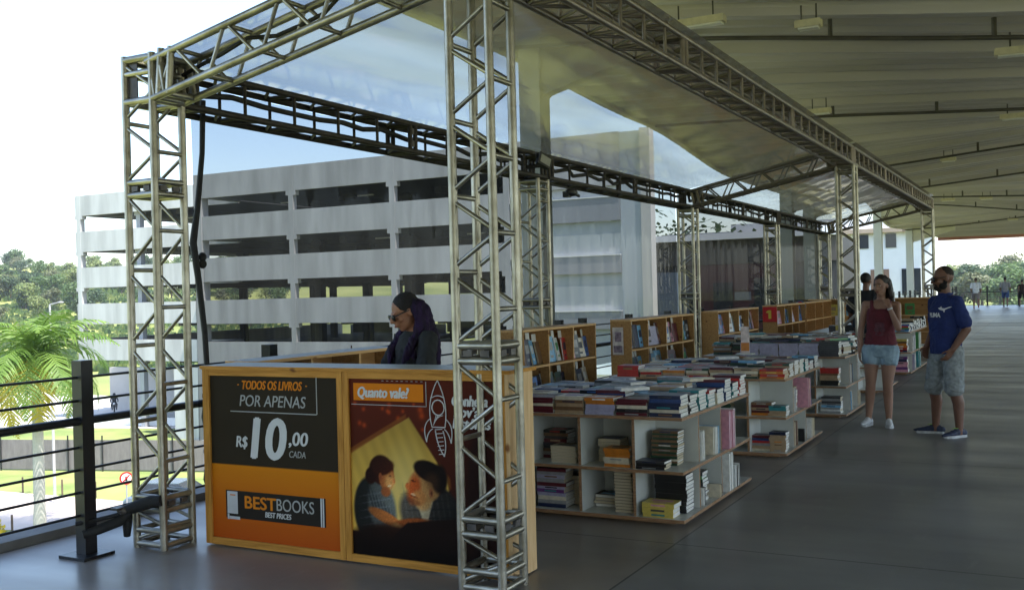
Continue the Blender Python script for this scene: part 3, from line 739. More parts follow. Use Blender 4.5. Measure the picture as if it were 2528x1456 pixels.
# side counter (open cubes under a white top) behind the counter
def bookcase(name, label, cat, y0, y1, xb, xf, z0, tiers, divs, top_mat, end_lo=True, group='bookcases along the railing'):
    loc = Vector(((xb+xf)/2, y0, 0)); b = thing(name, label, cat, loc, 0, group)
    th = .024
    for yy in (y0, y1-th):
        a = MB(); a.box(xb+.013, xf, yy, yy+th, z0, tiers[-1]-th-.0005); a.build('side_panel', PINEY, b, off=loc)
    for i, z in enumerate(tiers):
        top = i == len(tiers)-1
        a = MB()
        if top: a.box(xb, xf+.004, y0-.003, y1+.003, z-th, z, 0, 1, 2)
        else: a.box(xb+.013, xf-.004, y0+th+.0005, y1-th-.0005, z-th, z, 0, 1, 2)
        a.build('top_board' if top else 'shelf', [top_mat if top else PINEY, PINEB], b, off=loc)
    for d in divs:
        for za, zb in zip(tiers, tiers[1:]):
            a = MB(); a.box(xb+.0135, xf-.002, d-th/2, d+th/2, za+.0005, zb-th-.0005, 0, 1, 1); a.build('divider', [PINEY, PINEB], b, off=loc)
    a = MB(); a.box(xb, xb+.012, y0+.001, y1-.001, z0, tiers[-1]-th-.001); a.build('back_panel', PINEY, b, off=loc)
    return b
bookcase('shelf_counter', 'white topped low shelf counter running back behind the woman with purple hair', 'counter', 5.36, 7.15, -5.19, -4.90, .01, [.06, .44, .82, 1.205], [5.96, 6.55], MELA, group='counters of the stand')

# ------------------------------------------------------------------ bookcases on the railing side
BC = [('first', 9.36, 11.26, [9.977, 10.62]), ('second', 12.41, 15.04, [13.05, 13.79, 14.5]), ('third', 16.3, 18.89, [16.96, 17.56, 18.2]), ('fourth', 20.33, 22.93, [20.98, 21.64, 22.28]), ('fifth', 23.05, 25.9, [24.0, 24.9])]
bcl = ['pine bookcase of open cubes nearest the viewer, right of the counter', 'pine bookcase with a small picture on its end panel, second along the railing', 'pine bookcase with blue picture books, third along the railing',
       'pine bookcase with a red sign on its end panel', 'far pine bookcase with a small red and blue badge on its end']
TIER = [.05, .445, .845, 1.24]
for (nm, a, b_, dv), lb in zip(BC, bcl): bookcase('bookcase', lb, 'bookcase', a, b_, -5.19, -4.90, .01, TIER, dv, PINEB)
b = bookcase('bookcase', 'low pine bookcase with children\'s books, standing across behind the woman in maroon', 'bookcase', 26.0, 29.2, -5.19, -4.90, .01, [.05, .445, .845, 1.26], [27.0, 28.1], PINEB)
b.location = (-5.6, 26.2, 0); b.rotation_euler = (0, 0, R_(-90))
RED = mat('sign_red', srgb(190, 20, 24), .5); YEL = mat('sign_yellow', srgb(205, 180, 60), .5)
t = thing('sign', 'square red sign with a yellow figure one on the end of the fourth bookcase', 'sign', (-5.04, 20.318, 1.06))
a = MB(); a.box(-.14, .14, -.008, 0, -.15, .15); a.build('board', RED, t)
a = MB(); a.box(-.028, .028, -.012, -.0085, -.085, .085); a.prism([(-.028, .085), (-.028, .03), (-.075, .035), (-.075, .055)], 1, -.012, -.0085); a.build('figure', YEL, t)
t = thing('sign', 'little red and blue round badge on the end of the fifth bookcase', 'sign', (-5.03, 23.04, 1.16))
a = MB(); a.tube((0, 0, 0), (0, -.012, 0), .12, 20); a.build('badge', mat('badge_blue', srgb(60, 110, 150), .5), t)
a = MB(); a.tube((0, -.012, .03), (0, -.018, .03), .075, 16); a.build('red_centre', RED, t)
t = thing('picture', 'small pale picture card fixed to the end panel of the second bookcase', 'picture', (-5.08, 12.40, .98))
a = MB(); a.box(-.075, .075, -.008, 0, -.2, .16); a.build('card', mat('card_paper', (.62, .55, .50), .6, 0, .3, 12), t)
a = MB(); a.box(-.06, .06, -.011, -.0085, -.17, -.08); a.box(-.04, .05, -.011, -.0085, -.03, .10); a.build('print_area', mat('card_print', (.25, .18, .22), .6, 0, .5, 22), t)

# ------------------------------------------------------------------ display tables
def table(label, x0, x1, y0, y1, ztop, mid, xd, yd):
    loc = Vector(((x0+x1)/2, (y0+y1)/2, 0)); t = thing('book_table', label, 'table', loc, 0, 'book tables along the aisle')
    th = .022
    for nm, z in (('table_top', ztop), ('shelf', mid), ('base_board', .052)):
        a = MB(); a.box(x0, x1, y0, y1, z-th, z, 0, 1, 2); a.build(nm, [MELA, PLY], t, off=loc)
    a = MB(); a.box(x0+.1, x1-.1, y0+.1, y1-.1, .0005, .0295); a.build('plinth', PLY, t, off=loc)
    for za, zb in ((.0525, mid-th-.0005), (mid+.0005, ztop-th-.0005)):
        for X in xd:
            a = MB(); a.box(X-.011, X+.011, y0+.02, y0+.44, za, zb, 0, 1, 0); a.build('divider', [MELA, PLY], t, off=loc)
        a = MB(); a.box(x0+.02, x1-.03, y0+.4405, y0+.4625, za, zb, 0, 1, 1); a.build('divider', [MELA, PLY], t, off=loc)
        for Y in yd:
            a = MB(); a.box(x1-.42, x1-.03, Y-.011, Y+.011, za, zb, 0, 1, 1); a.build('divider', [MELA, PLY], t, off=loc)
        a = MB(); a.box(x1-.4425, x1-.4205, y0+.463, y1-.02, za, zb, 0, 1, 0); a.build('divider', [MELA, PLY], t, off=loc)
    return t
TX1 = -2.259
TB = {1: (6.62, 8.35, .752, .382), 2: (9.615, 11.27, .752, .392), 3: (12.72, 14.2, .752, .39), 4: (15.7, 17.3, .752, .39), 5: (19.0, 21.7, .76, .40)}
tl = {1: 'white three tier book table with plywood edges, nearest the viewer', 2: 'white three tier book table, second along the aisle', 3: 'book table heaped with magazines, left of the woman in maroon',
      4: 'book table behind the heap of magazines, with a white price stand', 5: 'children\'s book table behind the woman in maroon'}
for k, (a, b_, zt_, zm) in TB.items():
    table(tl[k], -4.05, TX1, a, b_, zt_, zm, [-2.625-.415*i for i in range(4)], [a+1.0])

# ------------------------------------------------------------------ books
PAL = {'navy': (.012, .02, .06), 'dark blue': (.02, .05, .16), 'blue': (.03, .12, .38), 'sky blue': (.16, .40, .62), 'teal': (.03, .20, .22), 'dark green': (.02, .055, .03), 'green': (.06, .24, .07),
       'maroon': (.09, .012, .018), 'red': (.42, .025, .02), 'orange': (.50, .17, .02), 'yellow': (.58, .46, .10), 'cream': (.58, .52, .40), 'white': (.68, .68, .66), 'lavender': (.34, .32, .44), 'pink': (.60, .28, .36),
       'purple': (.12, .03, .16), 'brown': (.17, .09, .045), 'black': (.010, .010, .011), 'charcoal': (.045, .045, .05), 'grey': (.26, .26, .26), 'tan': (.36, .25, .15)}
PC = {k: mat('book_cover_'+k.replace(' ', '_'), v, .35, 0, .15, 25) for k, v in PAL.items()}
def page_mat(nm, c):
    M = bpy.data.materials.new(nm); M.use_nodes = True; n = M.node_tree; b = n.nodes['Principled BSDF']; b.inputs['Roughness'].default_value = .9
    tc = n.nodes.new('ShaderNodeTexCoord'); mp = n.nodes.new('ShaderNodeMapping'); mp.inputs['Scale'].default_value = (6, 6, 260)
    nz = n.nodes.new('ShaderNodeTexNoise'); nz.inputs['Scale'].default_value = 1.5; n.links.new(tc.outputs['Object'], mp.inputs[0]); n.links.new(mp.outputs[0], nz.inputs[0])
    cr = n.nodes.new('ShaderNodeValToRGB'); cr.color_ramp.elements[0].color = (*[v*.72 for v in c], 1); cr.color_ramp.elements[1].color = (*c, 1); cr.color_ramp.elements[0].position = .3; cr.color_ramp.elements[1].position = .55
    n.links.new(nz.outputs[0], cr.inputs[0]); n.links.new(cr.outputs[0], b.inputs['Base Color']); return M
PGW = page_mat('book_pages_white', (.72, .71, .67)); PGC = page_mat('book_pages_cream', (.56, .48, .34))
BK = []
def cover_mb(mb, w, d, t, M=None, mc=0, mt=1):
    c = .0009
    def bx(x0, x1, y0, y1, z0, z1, m_):
        o = len(mb.v); mb.box(x0, x1, y0, y1, z0, z1, m_)
        if M is not None:
            for i in range(o, len(mb.v)): mb.v[i] = tuple(M @ Vector(mb.v[i]))
    bx(-w/2, w/2, -d/2, d/2, 0, c, mc); bx(-w/2, w/2, -d/2, d/2, t-c, t, mc); bx(-w/2, w/2, -d/2, -d/2+c, c, t-c, mc)
    bx(-w*.32, w*.32, -d*.05, d*.28, t, t+.0006, mt); bx(-w*.2, w*.2, -d*.34, -d*.24, t, t+.0006, mt)
    if (int(w*9973+t*99991) % 5) < 2: bx(-w*.22, w*.22, -d/2-.0006, -d/2, t*.3, t*.7, mt)
def pages_mb(mb, w, d, t, M=None, m_=0):
    o = len(mb.v); mb.box(-w/2+.004, w/2-.004, -d/2+.0025, d/2-.005, .00095, t-.00095, m_)
    if M is not None:
        for i in range(o, len(mb.v)): mb.v[i] = tuple(M @ Vector(mb.v[i]))
def book(M, w, d, t, col, col2, label, group, vis=1., pg=None):
    p = M.translation; dist = (p-Vector((0, 0, 1.64))).length
    BK.append(dict(M=M, w=w, d=d, t=t, col=col, col2=col2 if rng.random() < .55 else rng.choice(['charcoal', 'black', 'grey', 'navy', 'brown', col]), label=label, group=group, pr=vis*(w*t+.25*w*d*(1 if vis > .9 else 1))/dist**2, vis=vis, pg=pg or rng.choice([PGW, PGW, PGC])))
def flatM(x, y, z, rz_=0): return Matrix.Translation((x, y, z)) @ Matrix.Rotation(rz_, 4, 'Z')
ORD = ['topmost', 'second from the top', 'third from the top', 'fourth from the top', 'fifth from the top', 'sixth from the top', 'seventh from the top', 'eighth from the top', 'ninth from the top', 'tenth from the top']
ORD2 = ['lowest', 'second from the bottom', 'third from the bottom', 'fourth from the bottom', 'fifth from the bottom', 'sixth from the bottom']
KEYS = list(PAL)
def stack(x, y, z, w, d, cols, desc, group, rz_=0., th=.022, jit=.012, vis=None, same=False, pg=None):
    """cols lists the books from the lowest up"""
    n = len(cols); zz = z+.0006
    for i, c in enumerate(cols):
        tt = th*rng.uniform(.8, 1.2) if not same else th
        ww, dd = w*(rng.uniform(.93, 1.0) if not same else 1), d*(rng.uniform(.92, 1.0) if not same else 1)
        k = n-1-i
        lab = ('matching %s book in the %s' % (c, desc)) if same else ('%s book, %s, %s' % (c, (ORD[k] if k else 'topmost') if k < 10 else ('lowest' if i == 0 else ORD2[i]), desc))
        g = ('matching books in the '+desc) if same else group
        v = (vis[0] if k == 0 else vis[1]) if vis else 1.
        book(flatM(x+rng.uniform(-jit, jit)*.5, y+rng.uniform(-jit, jit)*.5, zz, rz_+(rng.uniform(-.04, .04) if jit else 0)), ww, dd, tt, c, rng.choice(KEYS), lab, g, v, pg)
        zz += tt+.0003
    return zz
def standing(x, y0, z, h, d, cols, desc, group, th=.03, pg=None, vis=1.):
    """books on end, fore-edges towards the aisle"""
    yy = y0
    for i, c in enumerate(cols):
        tt = th*rng.uniform(.85, 1.15); hh = h*rng.uniform(.94, 1)
        M = Matrix(((0, 1, 0, x+rng.uniform(-.008, .008)), (0, 0, 1, yy), (1, 0, 0, z+hh/2+.0008), (0, 0, 0, 1)))
        book(M, hh, d, tt, c, rng.choice(KEYS), '%s book on end, %s, %s' % (c, ['nearest', 'second', 'third', 'fourth', 'fifth', 'sixth'][i], desc), group, vis, pg)
        yy += tt+.002
TN = {1: 'nearest table', 2: 'second table', 3: 'third table', 4: 'fourth table', 5: 'children\'s table'}
ROWN = ['front', 'second', 'third', 'fourth', 'fifth', 'sixth', 'seventh', 'eighth', 'ninth']
def mixcols(n, base=None):
    out = []
    b0 = base or [rng.choice(['navy', 'maroon', 'brown', 'black', 'charcoal', 'tan', 'cream', 'dark green', 'red', 'dark blue', 'grey', 'teal'])]
    while len(out) < n:
        c = rng.choice(b0); out += [c]*rng.choice([1, 2, 2, 3])
    return out[:n]
TOPC = ['navy', 'maroon', 'red', 'cream', 'dark green', 'sky blue', 'black', 'grey', 'teal', 'white', 'dark green', 'tan', 'charcoal', 'brown', 'grey', 'charcoal', 'tan', 'maroon', 'dark blue']
def top_load(k, front, nrow, ncol, pw, pd, hts):
    y0, y1, zt_, zm = TB[k]; g = 'books on top of the '+TN[k]
    for r in range(nrow):
        for c in range(ncol):
            x = TX1-.012-pw/2-c*(pw+.008); y = y0+.012+pd/2+r*(y1-y0-.02)/nrow
            if x < -4.0: continue
            n = rng.randint(*hts)
            if r == 0:
                cols = front[c] if c < len(front) else mixcols(n); dsc = '%s, front row stack %s' % (TN[k], ['at the aisle corner', 'beside the corner one', 'third from the aisle', 'fourth from the aisle', 'fifth from the aisle', 'sixth from the aisle', 'seventh from the aisle'][c])
                stack(x, y, zt_, pw, pd, cols, dsc, g, th=.0235)
            elif c == 0:
                cols = mixcols(n); cols[-1] = rng.choice(TOPC)
                stack(x, y, zt_, pw, pd, cols, '%s, %s stack back along the aisle edge' % (TN[k], ROWN[r]), g, th=.0235, vis=(1, .75), pg=PGW)
            else:
                cols = mixcols(max(3, n-1-(c > 2))); cols[-1] = rng.choice(TOPC)
                stack(x, y, zt_, pw, pd*rng.uniform(.85, 1.05), cols, '%s, %s row, %s stack in' % (TN[k], ROWN[r], ['corner', 'second', 'third', 'fourth', 'fifth', 'sixth', 'seventh'][c]), g, th=.0235, vis=(.85, 0))
top_load(1, [['navy', 'cream', 'navy', 'navy', 'dark blue', 'navy'], ['maroon', 'black', 'cream', 'maroon', 'maroon'], ['lavender', 'lavender', 'lavender', 'orange', 'orange'], ['tan', 'brown', 'tan', 'brown', 'cream'], ['maroon', 'maroon', 'cream', 'maroon', 'maroon'], ['brown', 'grey', 'brown', 'tan']], 8, 7, .235, .19, (5, 7))
top_load(2, [['orange', 'red', 'orange', 'red'], ['dark green', 'tan', 'cream', 'tan'], ['tan', 'cream', 'tan', 'maroon'], ['red', 'tan', 'cream', 'dark green'], ['red', 'tan', 'orange'], ['tan', 'red', 'cream']], 7, 7, .235, .205, (4, 6))
# third table: a front row of lavender packs, behind it a loose heap of magazines
y0, y1, zt_, zm = TB[3]; g = 'books on top of the third table'
for i in range(5):
    cols = ['lavender']*6 if i > 0 else ['charcoal']*7
    stack(-2.45-.245*i, y0+.11, zt_, .235, .2, cols, '%s pack, front of the third table' % ['charcoal corner', 'first lavender', 'second lavender', 'third lavender', 'leftmost lavender'][i], g, th=.026, same=True, jit=.004, vis=(1, .8))
for r in range(1, 6):
    for c in range(7):
        x = -2.40-.24*c+rng.uniform(-.02, .02); y = y0+.13+r*.24
        if y > y1-.08: continue
        n = rng.randint(6, 8); cols = [rng.choice(['charcoal', 'grey', 'dark green', 'brown', 'teal', 'black', 'navy', 'tan', 'maroon']) for _ in range(n)]
        dsc = 'magazine heap, %s row, %s pile in' % (ROWN[r], ['corner', 'second', 'third', 'fourth', 'fifth', 'sixth', 'seventh'][c])
        stack(x, y, zt_, .24, .22, cols, dsc, 'magazines heaped on the third table', rng.uniform(-.5, .5), th=.026, jit=.05, vis=(.9, .75 if c == 0 else .12))
        if c == 0: continue
top_load(4, [], 6, 7, .235, .22, (4, 6))
top_load(5, [['sky blue', 'blue', 'green', 'red', 'blue', 'white'], ['green', 'pink', 'yellow', 'red']], 9, 5, .27, .24, (5, 8))

def loose(k, x, y, z, w, d, c, word):
    book(flatM(x, y, z, rng.uniform(-.9, .9)), w, d, .022, c, rng.choice(KEYS), 'loose %s book lying askew %s, on the %s' % (c, word, TN[k]), 'loose books on top of the stacks', 1)
loose(1, -2.75, 6.95, .752+.150, .22, .15, 'white', 'on the second row'); loose(1, -2.95, 7.4, .752+.148, .23, .16, 'grey', 'near the middle'); loose(1, -2.50, 7.75, .752+.152, .21, .15, 'cream', 'towards the back')
loose(2, -2.7, 10.1, .752+.118, .22, .15, 'sky blue', 'on the third row'); loose(2, -3.1, 10.6, .752+.12, .22, .15, 'white', 'towards the back')
for i, c in enumerate(['green', 'red', 'white', 'black', 'sky blue', 'tan', 'grey', 'maroon', 'cream', 'teal']): loose(3, -2.45-.13*i+rng.uniform(-.05, .05), 12.95+rng.uniform(0, .9), .752+.192+.004*i, .27, .2, c, 'on the magazine heap')
# shelves of the nearest table
yf = TB[1][0]; zm = TB[1][3]; zb = .052; g = 'books on the shelves of the nearest table'
stack(-2.47, yf+.30, zm, .20, .16, ['dark green', 'brown', 'cream']+['dark green', 'brown']*6, 'green and brown stack, upper corner cell', g, th=.0165)
stack(-2.515, yf+.10, zm, .235, .15, ['black', 'black', 'charcoal'], 'low black stack, front of upper corner cell', g, th=.02)
stack(-2.43, yf+.30, zb, .235, .17, ['black']*10, 'black stack on the yellow books, lower corner cell, nearest table', g, th=.0265, same=True, jit=.01, pg=PGW)
stack(-2.46, yf+.10, zb, .24, .16, ['yellow', 'yellow', 'yellow'], 'yellow stack at the front of the lower corner cell', g, th=.032, pg=PGW)
stack(-2.89, yf+.30, zm, .19, .16, ['cream']*5+['black'], 'cream stack with a black top, upper second cell', g, math.pi, th=.027, pg=PGC)
stack(-2.765, yf+.12, zm, .20, .16, ['orange', 'cream', 'cream', 'orange', 'orange', 'orange'], 'orange stack in the upper second cell, nearest table', g, th=.023)
stack(-2.735, yf+.18, zb, .14, .2, ['black']*15, 'tall pile with pages outwards, lower second cell', g, math.pi, th=.0215, same=True, jit=.006, pg=PGC)
stack(-2.93, yf+.30, zb, .19, .16, ['charcoal', 'charcoal', 'grey', 'black'], 'low dark stack in the lower second cell', g, math.pi, th=.02)
stack(-3.20, yf+.16, zm, .21, .16, ['cream']*5, 'cream stack in the upper third cell, nearest table', g, math.pi, th=.024, pg=PGC, same=True, jit=.006)
stack(-3.34, yf+.32, zm, .2, .16, ['maroon', 'grey', 'brown', 'charcoal', 'charcoal', 'maroon', 'charcoal', 'brown', 'black'], 'dark stack at the back of the upper third cell', g, th=.024)
stack(-3.30, yf+.15, zb, .24, .17, ['navy', 'grey', 'cream', 'lavender', 'purple', 'lavender', 'maroon', 'grey', 'lavender', 'grey', 'maroon'], 'lavender and maroon stack in the lower third cell', g, th=.024)
stack(-3.13, yf+.30, zb, .16, .16, ['tan', 'cream', 'tan', 'cream', 'tan', 'cream', 'black', 'black'], 'tan stack topped black, lower third cell', g, math.pi, th=.026, pg=PGC)
standing(-2.36, yf+.50, zm, .225, .15, ['white', 'white'], 'upper aisle side cell, nearest table', g, pg=PGW, th=.028)
stack(-2.42, yf+.66, zm, .19, .13, ['brown', 'tan', 'brown', 'maroon', 'tan', 'brown', 'tan'], 'brown stack in the upper aisle side cell, nearest table', g, th=.025)
standing(-2.35, yf+.76, zm, .21, .15, ['cream', 'white', 'white', 'sky blue'], 'upper aisle row of the nearest table', g, pg=PGW)
standing(-2.34, yf+1.05, zm, .305, .21, ['pink', 'pink', 'pink', 'white'], 'tall pink magazines on the aisle side, nearest table', g, pg=page_mat('magazine_edges', (.68, .52, .58)), th=.04)
standing(-2.35, yf+.50, zb, .13, .15, ['white', 'black'], 'lower aisle side cell, nearest table', g, pg=PGW)
stack(-2.43, yf+.70, zb, .21, .15, ['white', 'maroon', 'black', 'cream', 'dark green', 'charcoal', 'dark green', 'green', 'charcoal'], 'dark green stack in the lower aisle side cell', g, th=.023, pg=PGW)
standing(-2.33, yf+.82, zb, .10, .14, ['cream', 'black'], 'small pair low on the aisle side, nearest table', g, pg=PGC)
standing(-2.33, yf+1.06, zb, .30, .16, ['white', 'white'], 'tall white pair low on the aisle side, nearest table', g, pg=PGW, th=.05)
standing(-2.33, yf+1.24, zb, .18, .16, ['white', 'black', 'white'], 'white group low at the back aisle corner', g, pg=PGW, th=.035)
# second table
yf = TB[2][0]; zm = TB[2][3]; g = 'books on the shelves of the second table'
stack(-2.52, yf+.18, zm, .21, .16, ['orange', 'maroon', 'tan', 'maroon', 'brown'], 'maroon and brown stack, upper corner cell, second table', g, th=.026)
stack(-2.36, yf+.16, zm, .17, .15, ['tan', 'tan', 'teal', 'teal'], 'teal topped stack, upper corner cell, second table', g, th=.025)
stack(-2.52, yf+.18, zb, .21, .16, ['cream', 'tan', 'grey', 'red', 'dark blue', 'maroon'], 'stack under a maroon book, lower corner cell, second table', g, th=.025)
stack(-2.36, yf+.14, zb, .16, .15, ['tan']*6+['navy'], 'tan stack under a navy book, lower corner cell, second table', g, th=.028, pg=PGW)
standing(-2.36, yf+.48, zm, .24, .15, ['white', 'dark blue', 'white'], 'upper aisle cell, second table', g, pg=PGW)
stack(-2.42, yf+.70, zm, .2, .16, ['brown']*7, 'brown stack in the upper aisle cell, second table', g, th=.032, same=True)
standing(-2.33, yf+.86, zm, .30, .2, ['pink', 'pink', 'purple'], 'pink magazines on the aisle side, second table', g, th=.04)
standing(-2.34, yf+1.06, zm, .16, .14, ['cream', 'tan', 'white'], 'cream group at the far upper aisle side, second table', g)
standing(-2.36, yf+.50, zb, .24, .15, ['cream', 'maroon', 'cream'], 'lower aisle cell, second table', g, pg=PGC)
standing(-2.34, yf+.80, zb, .13, .14, ['black', 'white'], 'short pair low on the second table', g, pg=PGW)
standing(-2.33, yf+1.08, zb, .20, .15, ['white', 'cream', 'white', 'cream'], 'row low at the back, second table', g, pg=PGC)
stack(-2.92, yf+.2, zm, .2, .16, mixcols(6), 'upper second cell, second table', g); stack(-2.92, yf+.2, zb, .2, .16, mixcols(6), 'lower second cell, second table', g)
# third, fourth and children's tables
yf = TB[3][0]; zm = TB[3][3]; g = 'books on the shelves of the third table'
stack(-2.47, yf+.18, zm, .23, .17, ['black', 'black', 'tan', 'tan', 'brown', 'red', 'red'], 'red topped stack, upper corner cell, third table', g, th=.03)
stack(-2.46, yf+.18, zb, .24, .18, ['grey', 'white', 'grey', 'sky blue', 'grey', 'charcoal', 'grey', 'charcoal'], 'grey stack, lower corner cell, third table', g, th=.027)
standing(-2.36, yf+.48, zm, .24, .15, ['white', 'red', 'white', 'brown', 'sky blue'], 'upper aisle cell, third table', g, pg=PGW)
standing(-2.36, yf+.48, zb, .24, .15, ['sky blue', 'white', 'white', 'cream'], 'lower aisle cell, third table', g, pg=PGW)
standing(-2.36, yf+1.05, zm, .22, .15, ['white', 'teal', 'white'], 'far upper aisle cell, third table', g, pg=PGW)
standing(-2.36, yf+1.05, zb, .2, .15, ['cream', 'white', 'cream'], 'far lower aisle cell, third table', g, pg=PGC)
yf = TB[5][0]; zm = TB[5][3]; g = 'books on the shelves of the children\'s table'
stack(-2.45, yf+.18, zm, .26, .2, ['navy', 'red', 'orange', 'orange', 'brown', 'yellow'], 'orange stack, upper corner cell, children\'s table', g, th=.038)
stack(-2.45, yf+.18, zb, .26, .2, ['pink', 'purple', 'pink', 'pink', 'navy', 'purple'], 'pink stack, lower corner cell, children\'s table', g, th=.04)
standing(-2.36, yf+.5, zm, .28, .2, ['white', 'lavender', 'white', 'white'], 'upper aisle cell, children\'s table', g, pg=PGW, th=.06)
standing(-2.36, yf+.5, zb, .28, .2, ['lavender', 'white', 'sky blue', 'white'], 'lower aisle cell, children\'s table', g, pg=PGW, th=.06)
standing(-2.36, yf+1.1, zm, .30, .22, ['green', 'teal', 'green', 'white'], 'far upper aisle cell, children\'s table', g, th=.09)
standing(-2.36, yf+1.1, zb, .30, .22, ['teal', 'green', 'teal', 'white'], 'far lower aisle cell, children\'s table', g, th=.09)

# books leaning in the bookcases, covers outwards
def leaning(yc, z, h, w, c, c2, label, group, tilt=.16, yaw=0., vis=.9, x=-4.985):
    M = Matrix.Translation((x, yc, z+.003)) @ Matrix.Rotation(yaw, 4, 'Z') @ Matrix.Rotation(-tilt, 4, 'Y') @ Matrix(((0, 0, 1, 0), (1, 0, 0, 0), (0, 1, 0, h/2), (0, 0, 0, 1)))
    book(M, w, h, .018, c, c2, label, group, vis)
CARD = mat('price_card_paper', (.70, .68, .60), .7, 0, .06, 20)
BCC = {'first': ['pink', 'navy', 'sky blue', 'brown', 'pink', 'sky blue', 'white', 'red', 'pink', 'black', 'cream', 'blue'], 'second': ['white', 'navy', 'navy', 'sky blue', 'blue', 'lavender', 'lavender', 'maroon', 'purple', 'white', 'pink', 'maroon', 'black', 'green', 'sky blue', 'black'],
       'third': ['blue', 'sky blue', 'blue', 'pink', 'white', 'red', 'white', 'sky blue', 'white', 'sky blue', 'blue', 'white'], 'fourth': ['teal', 'lavender', 'pink', 'white', 'sky blue', 'blue']}
for (nm, ya, yb, dv) in BC[:4]:
    ed = [ya+.03]+dv+[yb-.03]
    for tier, (za, zb_) in (('upper', (TIER[2], TIER[3])), ('middle', (TIER[1], TIER[2]))):
        k = 0
        for ci, (ea, eb) in enumerate(zip(ed, ed[1:])):
            n = 4 if nm in ('first', 'second', 'third') else 3
            for j in range(n):
                if tier == 'middle' and nm == 'fourth' and j > 0: continue
                y = ea+(eb-ea)*(j+.5)/n+rng.uniform(-.015, .015); h = rng.uniform(.26, .325) if nm != 'first' else rng.uniform(.23, .30)
                cl = BCC[nm]; c = cl[k % len(cl)] if tier == 'upper' else rng.choice(['blue', 'navy', 'charcoal', 'pink', 'sky blue', 'dark green', 'maroon', 'cream'])
                leaning(y, za, h, min(.22, (eb-ea)/n*1.08), c, rng.choice(KEYS), '%s book, %s from the left, %s row, %s bookcase' % (c, ['first', 'second', 'third', 'fourth', 'fifth', 'sixth', 'seventh', 'eighth', 'ninth', 'tenth', 'eleventh', 'twelfth', 'thirteenth', 'fourteenth', 'fifteenth', 'sixteenth', 'seventeenth', 'eighteenth'][k], tier, nm), 'books leaning in the bookcases', rng.uniform(.12, .26), rng.uniform(-.25, .25))
                k += 1
                if rng.random() < (.62 if nm in ('first', 'second') else .2):
                    m_ = MB(); m_.box(-.001, .001, -.045, .045, 0, .085)
                    cd = m_.build('price_card', CARD, loc=(-5.05, y+rng.uniform(-.04, .04), za+h*.98+.004)); cd.rotation_euler = (0, -.1, rng.uniform(-.2, .2))
                    tag(cd, 'white price card above %s %s book, %s row, %s cell, %s bookcase' % (['first', 'second', 'third', 'fourth'][j], c, tier, ['first', 'second', 'third', 'fourth', 'fifth'][ci], nm), 'price card', 'price cards in the bookcases')
for i in range(8): leaning(5.5+i*.2, .82, .24, .14, ['black', 'white', 'black', 'grey', 'white', 'black', 'charcoal', 'white'][i], 'grey', '%s book, %s from the counter in the shelf counter\'s top row' % (['black', 'white', 'black', 'grey', 'white', 'black', 'charcoal', 'white'][i], ['first', 'second', 'third', 'fourth', 'fifth', 'sixth', 'seventh', 'eighth'][i]), 'books in the shelf counter', .1)
for i in range(7):
    c = ['yellow', 'sky blue', 'red', 'green', 'navy', 'yellow', 'green'][i]
    M = Matrix.Translation((-4.9+i*.30, 26.16, .848)) @ Matrix.Rotation(.15, 4, 'X') @ Matrix(((1, 0, 0, 0), (0, 0, -1, 0), (0, 1, 0, .14), (0, 0, 0, 1)))
    book(M, .22, .28, .02, c, rng.choice(KEYS), '%s picture book, %s from the left in the bookcase across the far end' % (c, ['first', 'second', 'third', 'fourth', 'fifth', 'sixth', 'seventh'][i]), 'books in the bookcase across', .5)

BK.sort(key=lambda b: -b['pr'])
NB = 292
for i, b in enumerate(BK[:NB]):
    mb = MB(); cover_mb(mb, b['w'], b['d'], b['t'])
    if i < 170:
        o = mb.build('book', [PC[b['col']], PC[b['col2']]])
        q = MB(); pages_mb(q, b['w'], b['d'], b['t']); q.build('page_block', b['pg'], o)
    else:
        pages_mb(mb, b['w'], b['d'], b['t'], m_=2); o = mb.build('book', [PC[b['col']], PC[b['col2']], b['pg']])
    o.matrix_world = b['M']; tag(o, b['label'], 'book', b['group'])
mb = MB(); ML = [PC[k] for k in KEYS]+[PGW, PGC]
for b in BK[NB:]:
    cover_mb(mb, b['w'], b['d'], b['t'], b['M'], KEYS.index(b['col']), KEYS.index(b['col2'])); pages_mb(mb, b['w'], b['d'], b['t'], b['M'], len(KEYS)+(0 if b['pg'] is PGW else 1))
o = mb.build('book_stacks', ML); tag(o, 'remaining books packed in the rows behind the front stacks of the tables', 'books', None, 'stuff')
print('BOOKS', len(BK))
# small stands on the tables
def stand(x, y, z, h, label, col):
    t = thing('price_stand', label, 'stand', (x, y, z), 0)
    a = MB(); a.box(-.09, .09, -.07, .07, 0, .01); a.build('foot', MELA, t)
    b = MB(); b.box(-.045, .045, -.006, .006, .0105, h); b.build('panel', mat('stand_panel', (.62, .52, .50), .5, 0, .3, 16), t)
    c = MB(); c.box(-.045, .045, -.0085, -.0065, h*.12, h*.42); c.build('print_area', PC[col], t)
stand(-2.98, 10.9, .90, .30, 'narrow pink and white price stand on the second table', 'orange')
stand(-3.0, 16.4, .88, .26, 'white price stand with a yellow top on the fourth table', 'yellow')

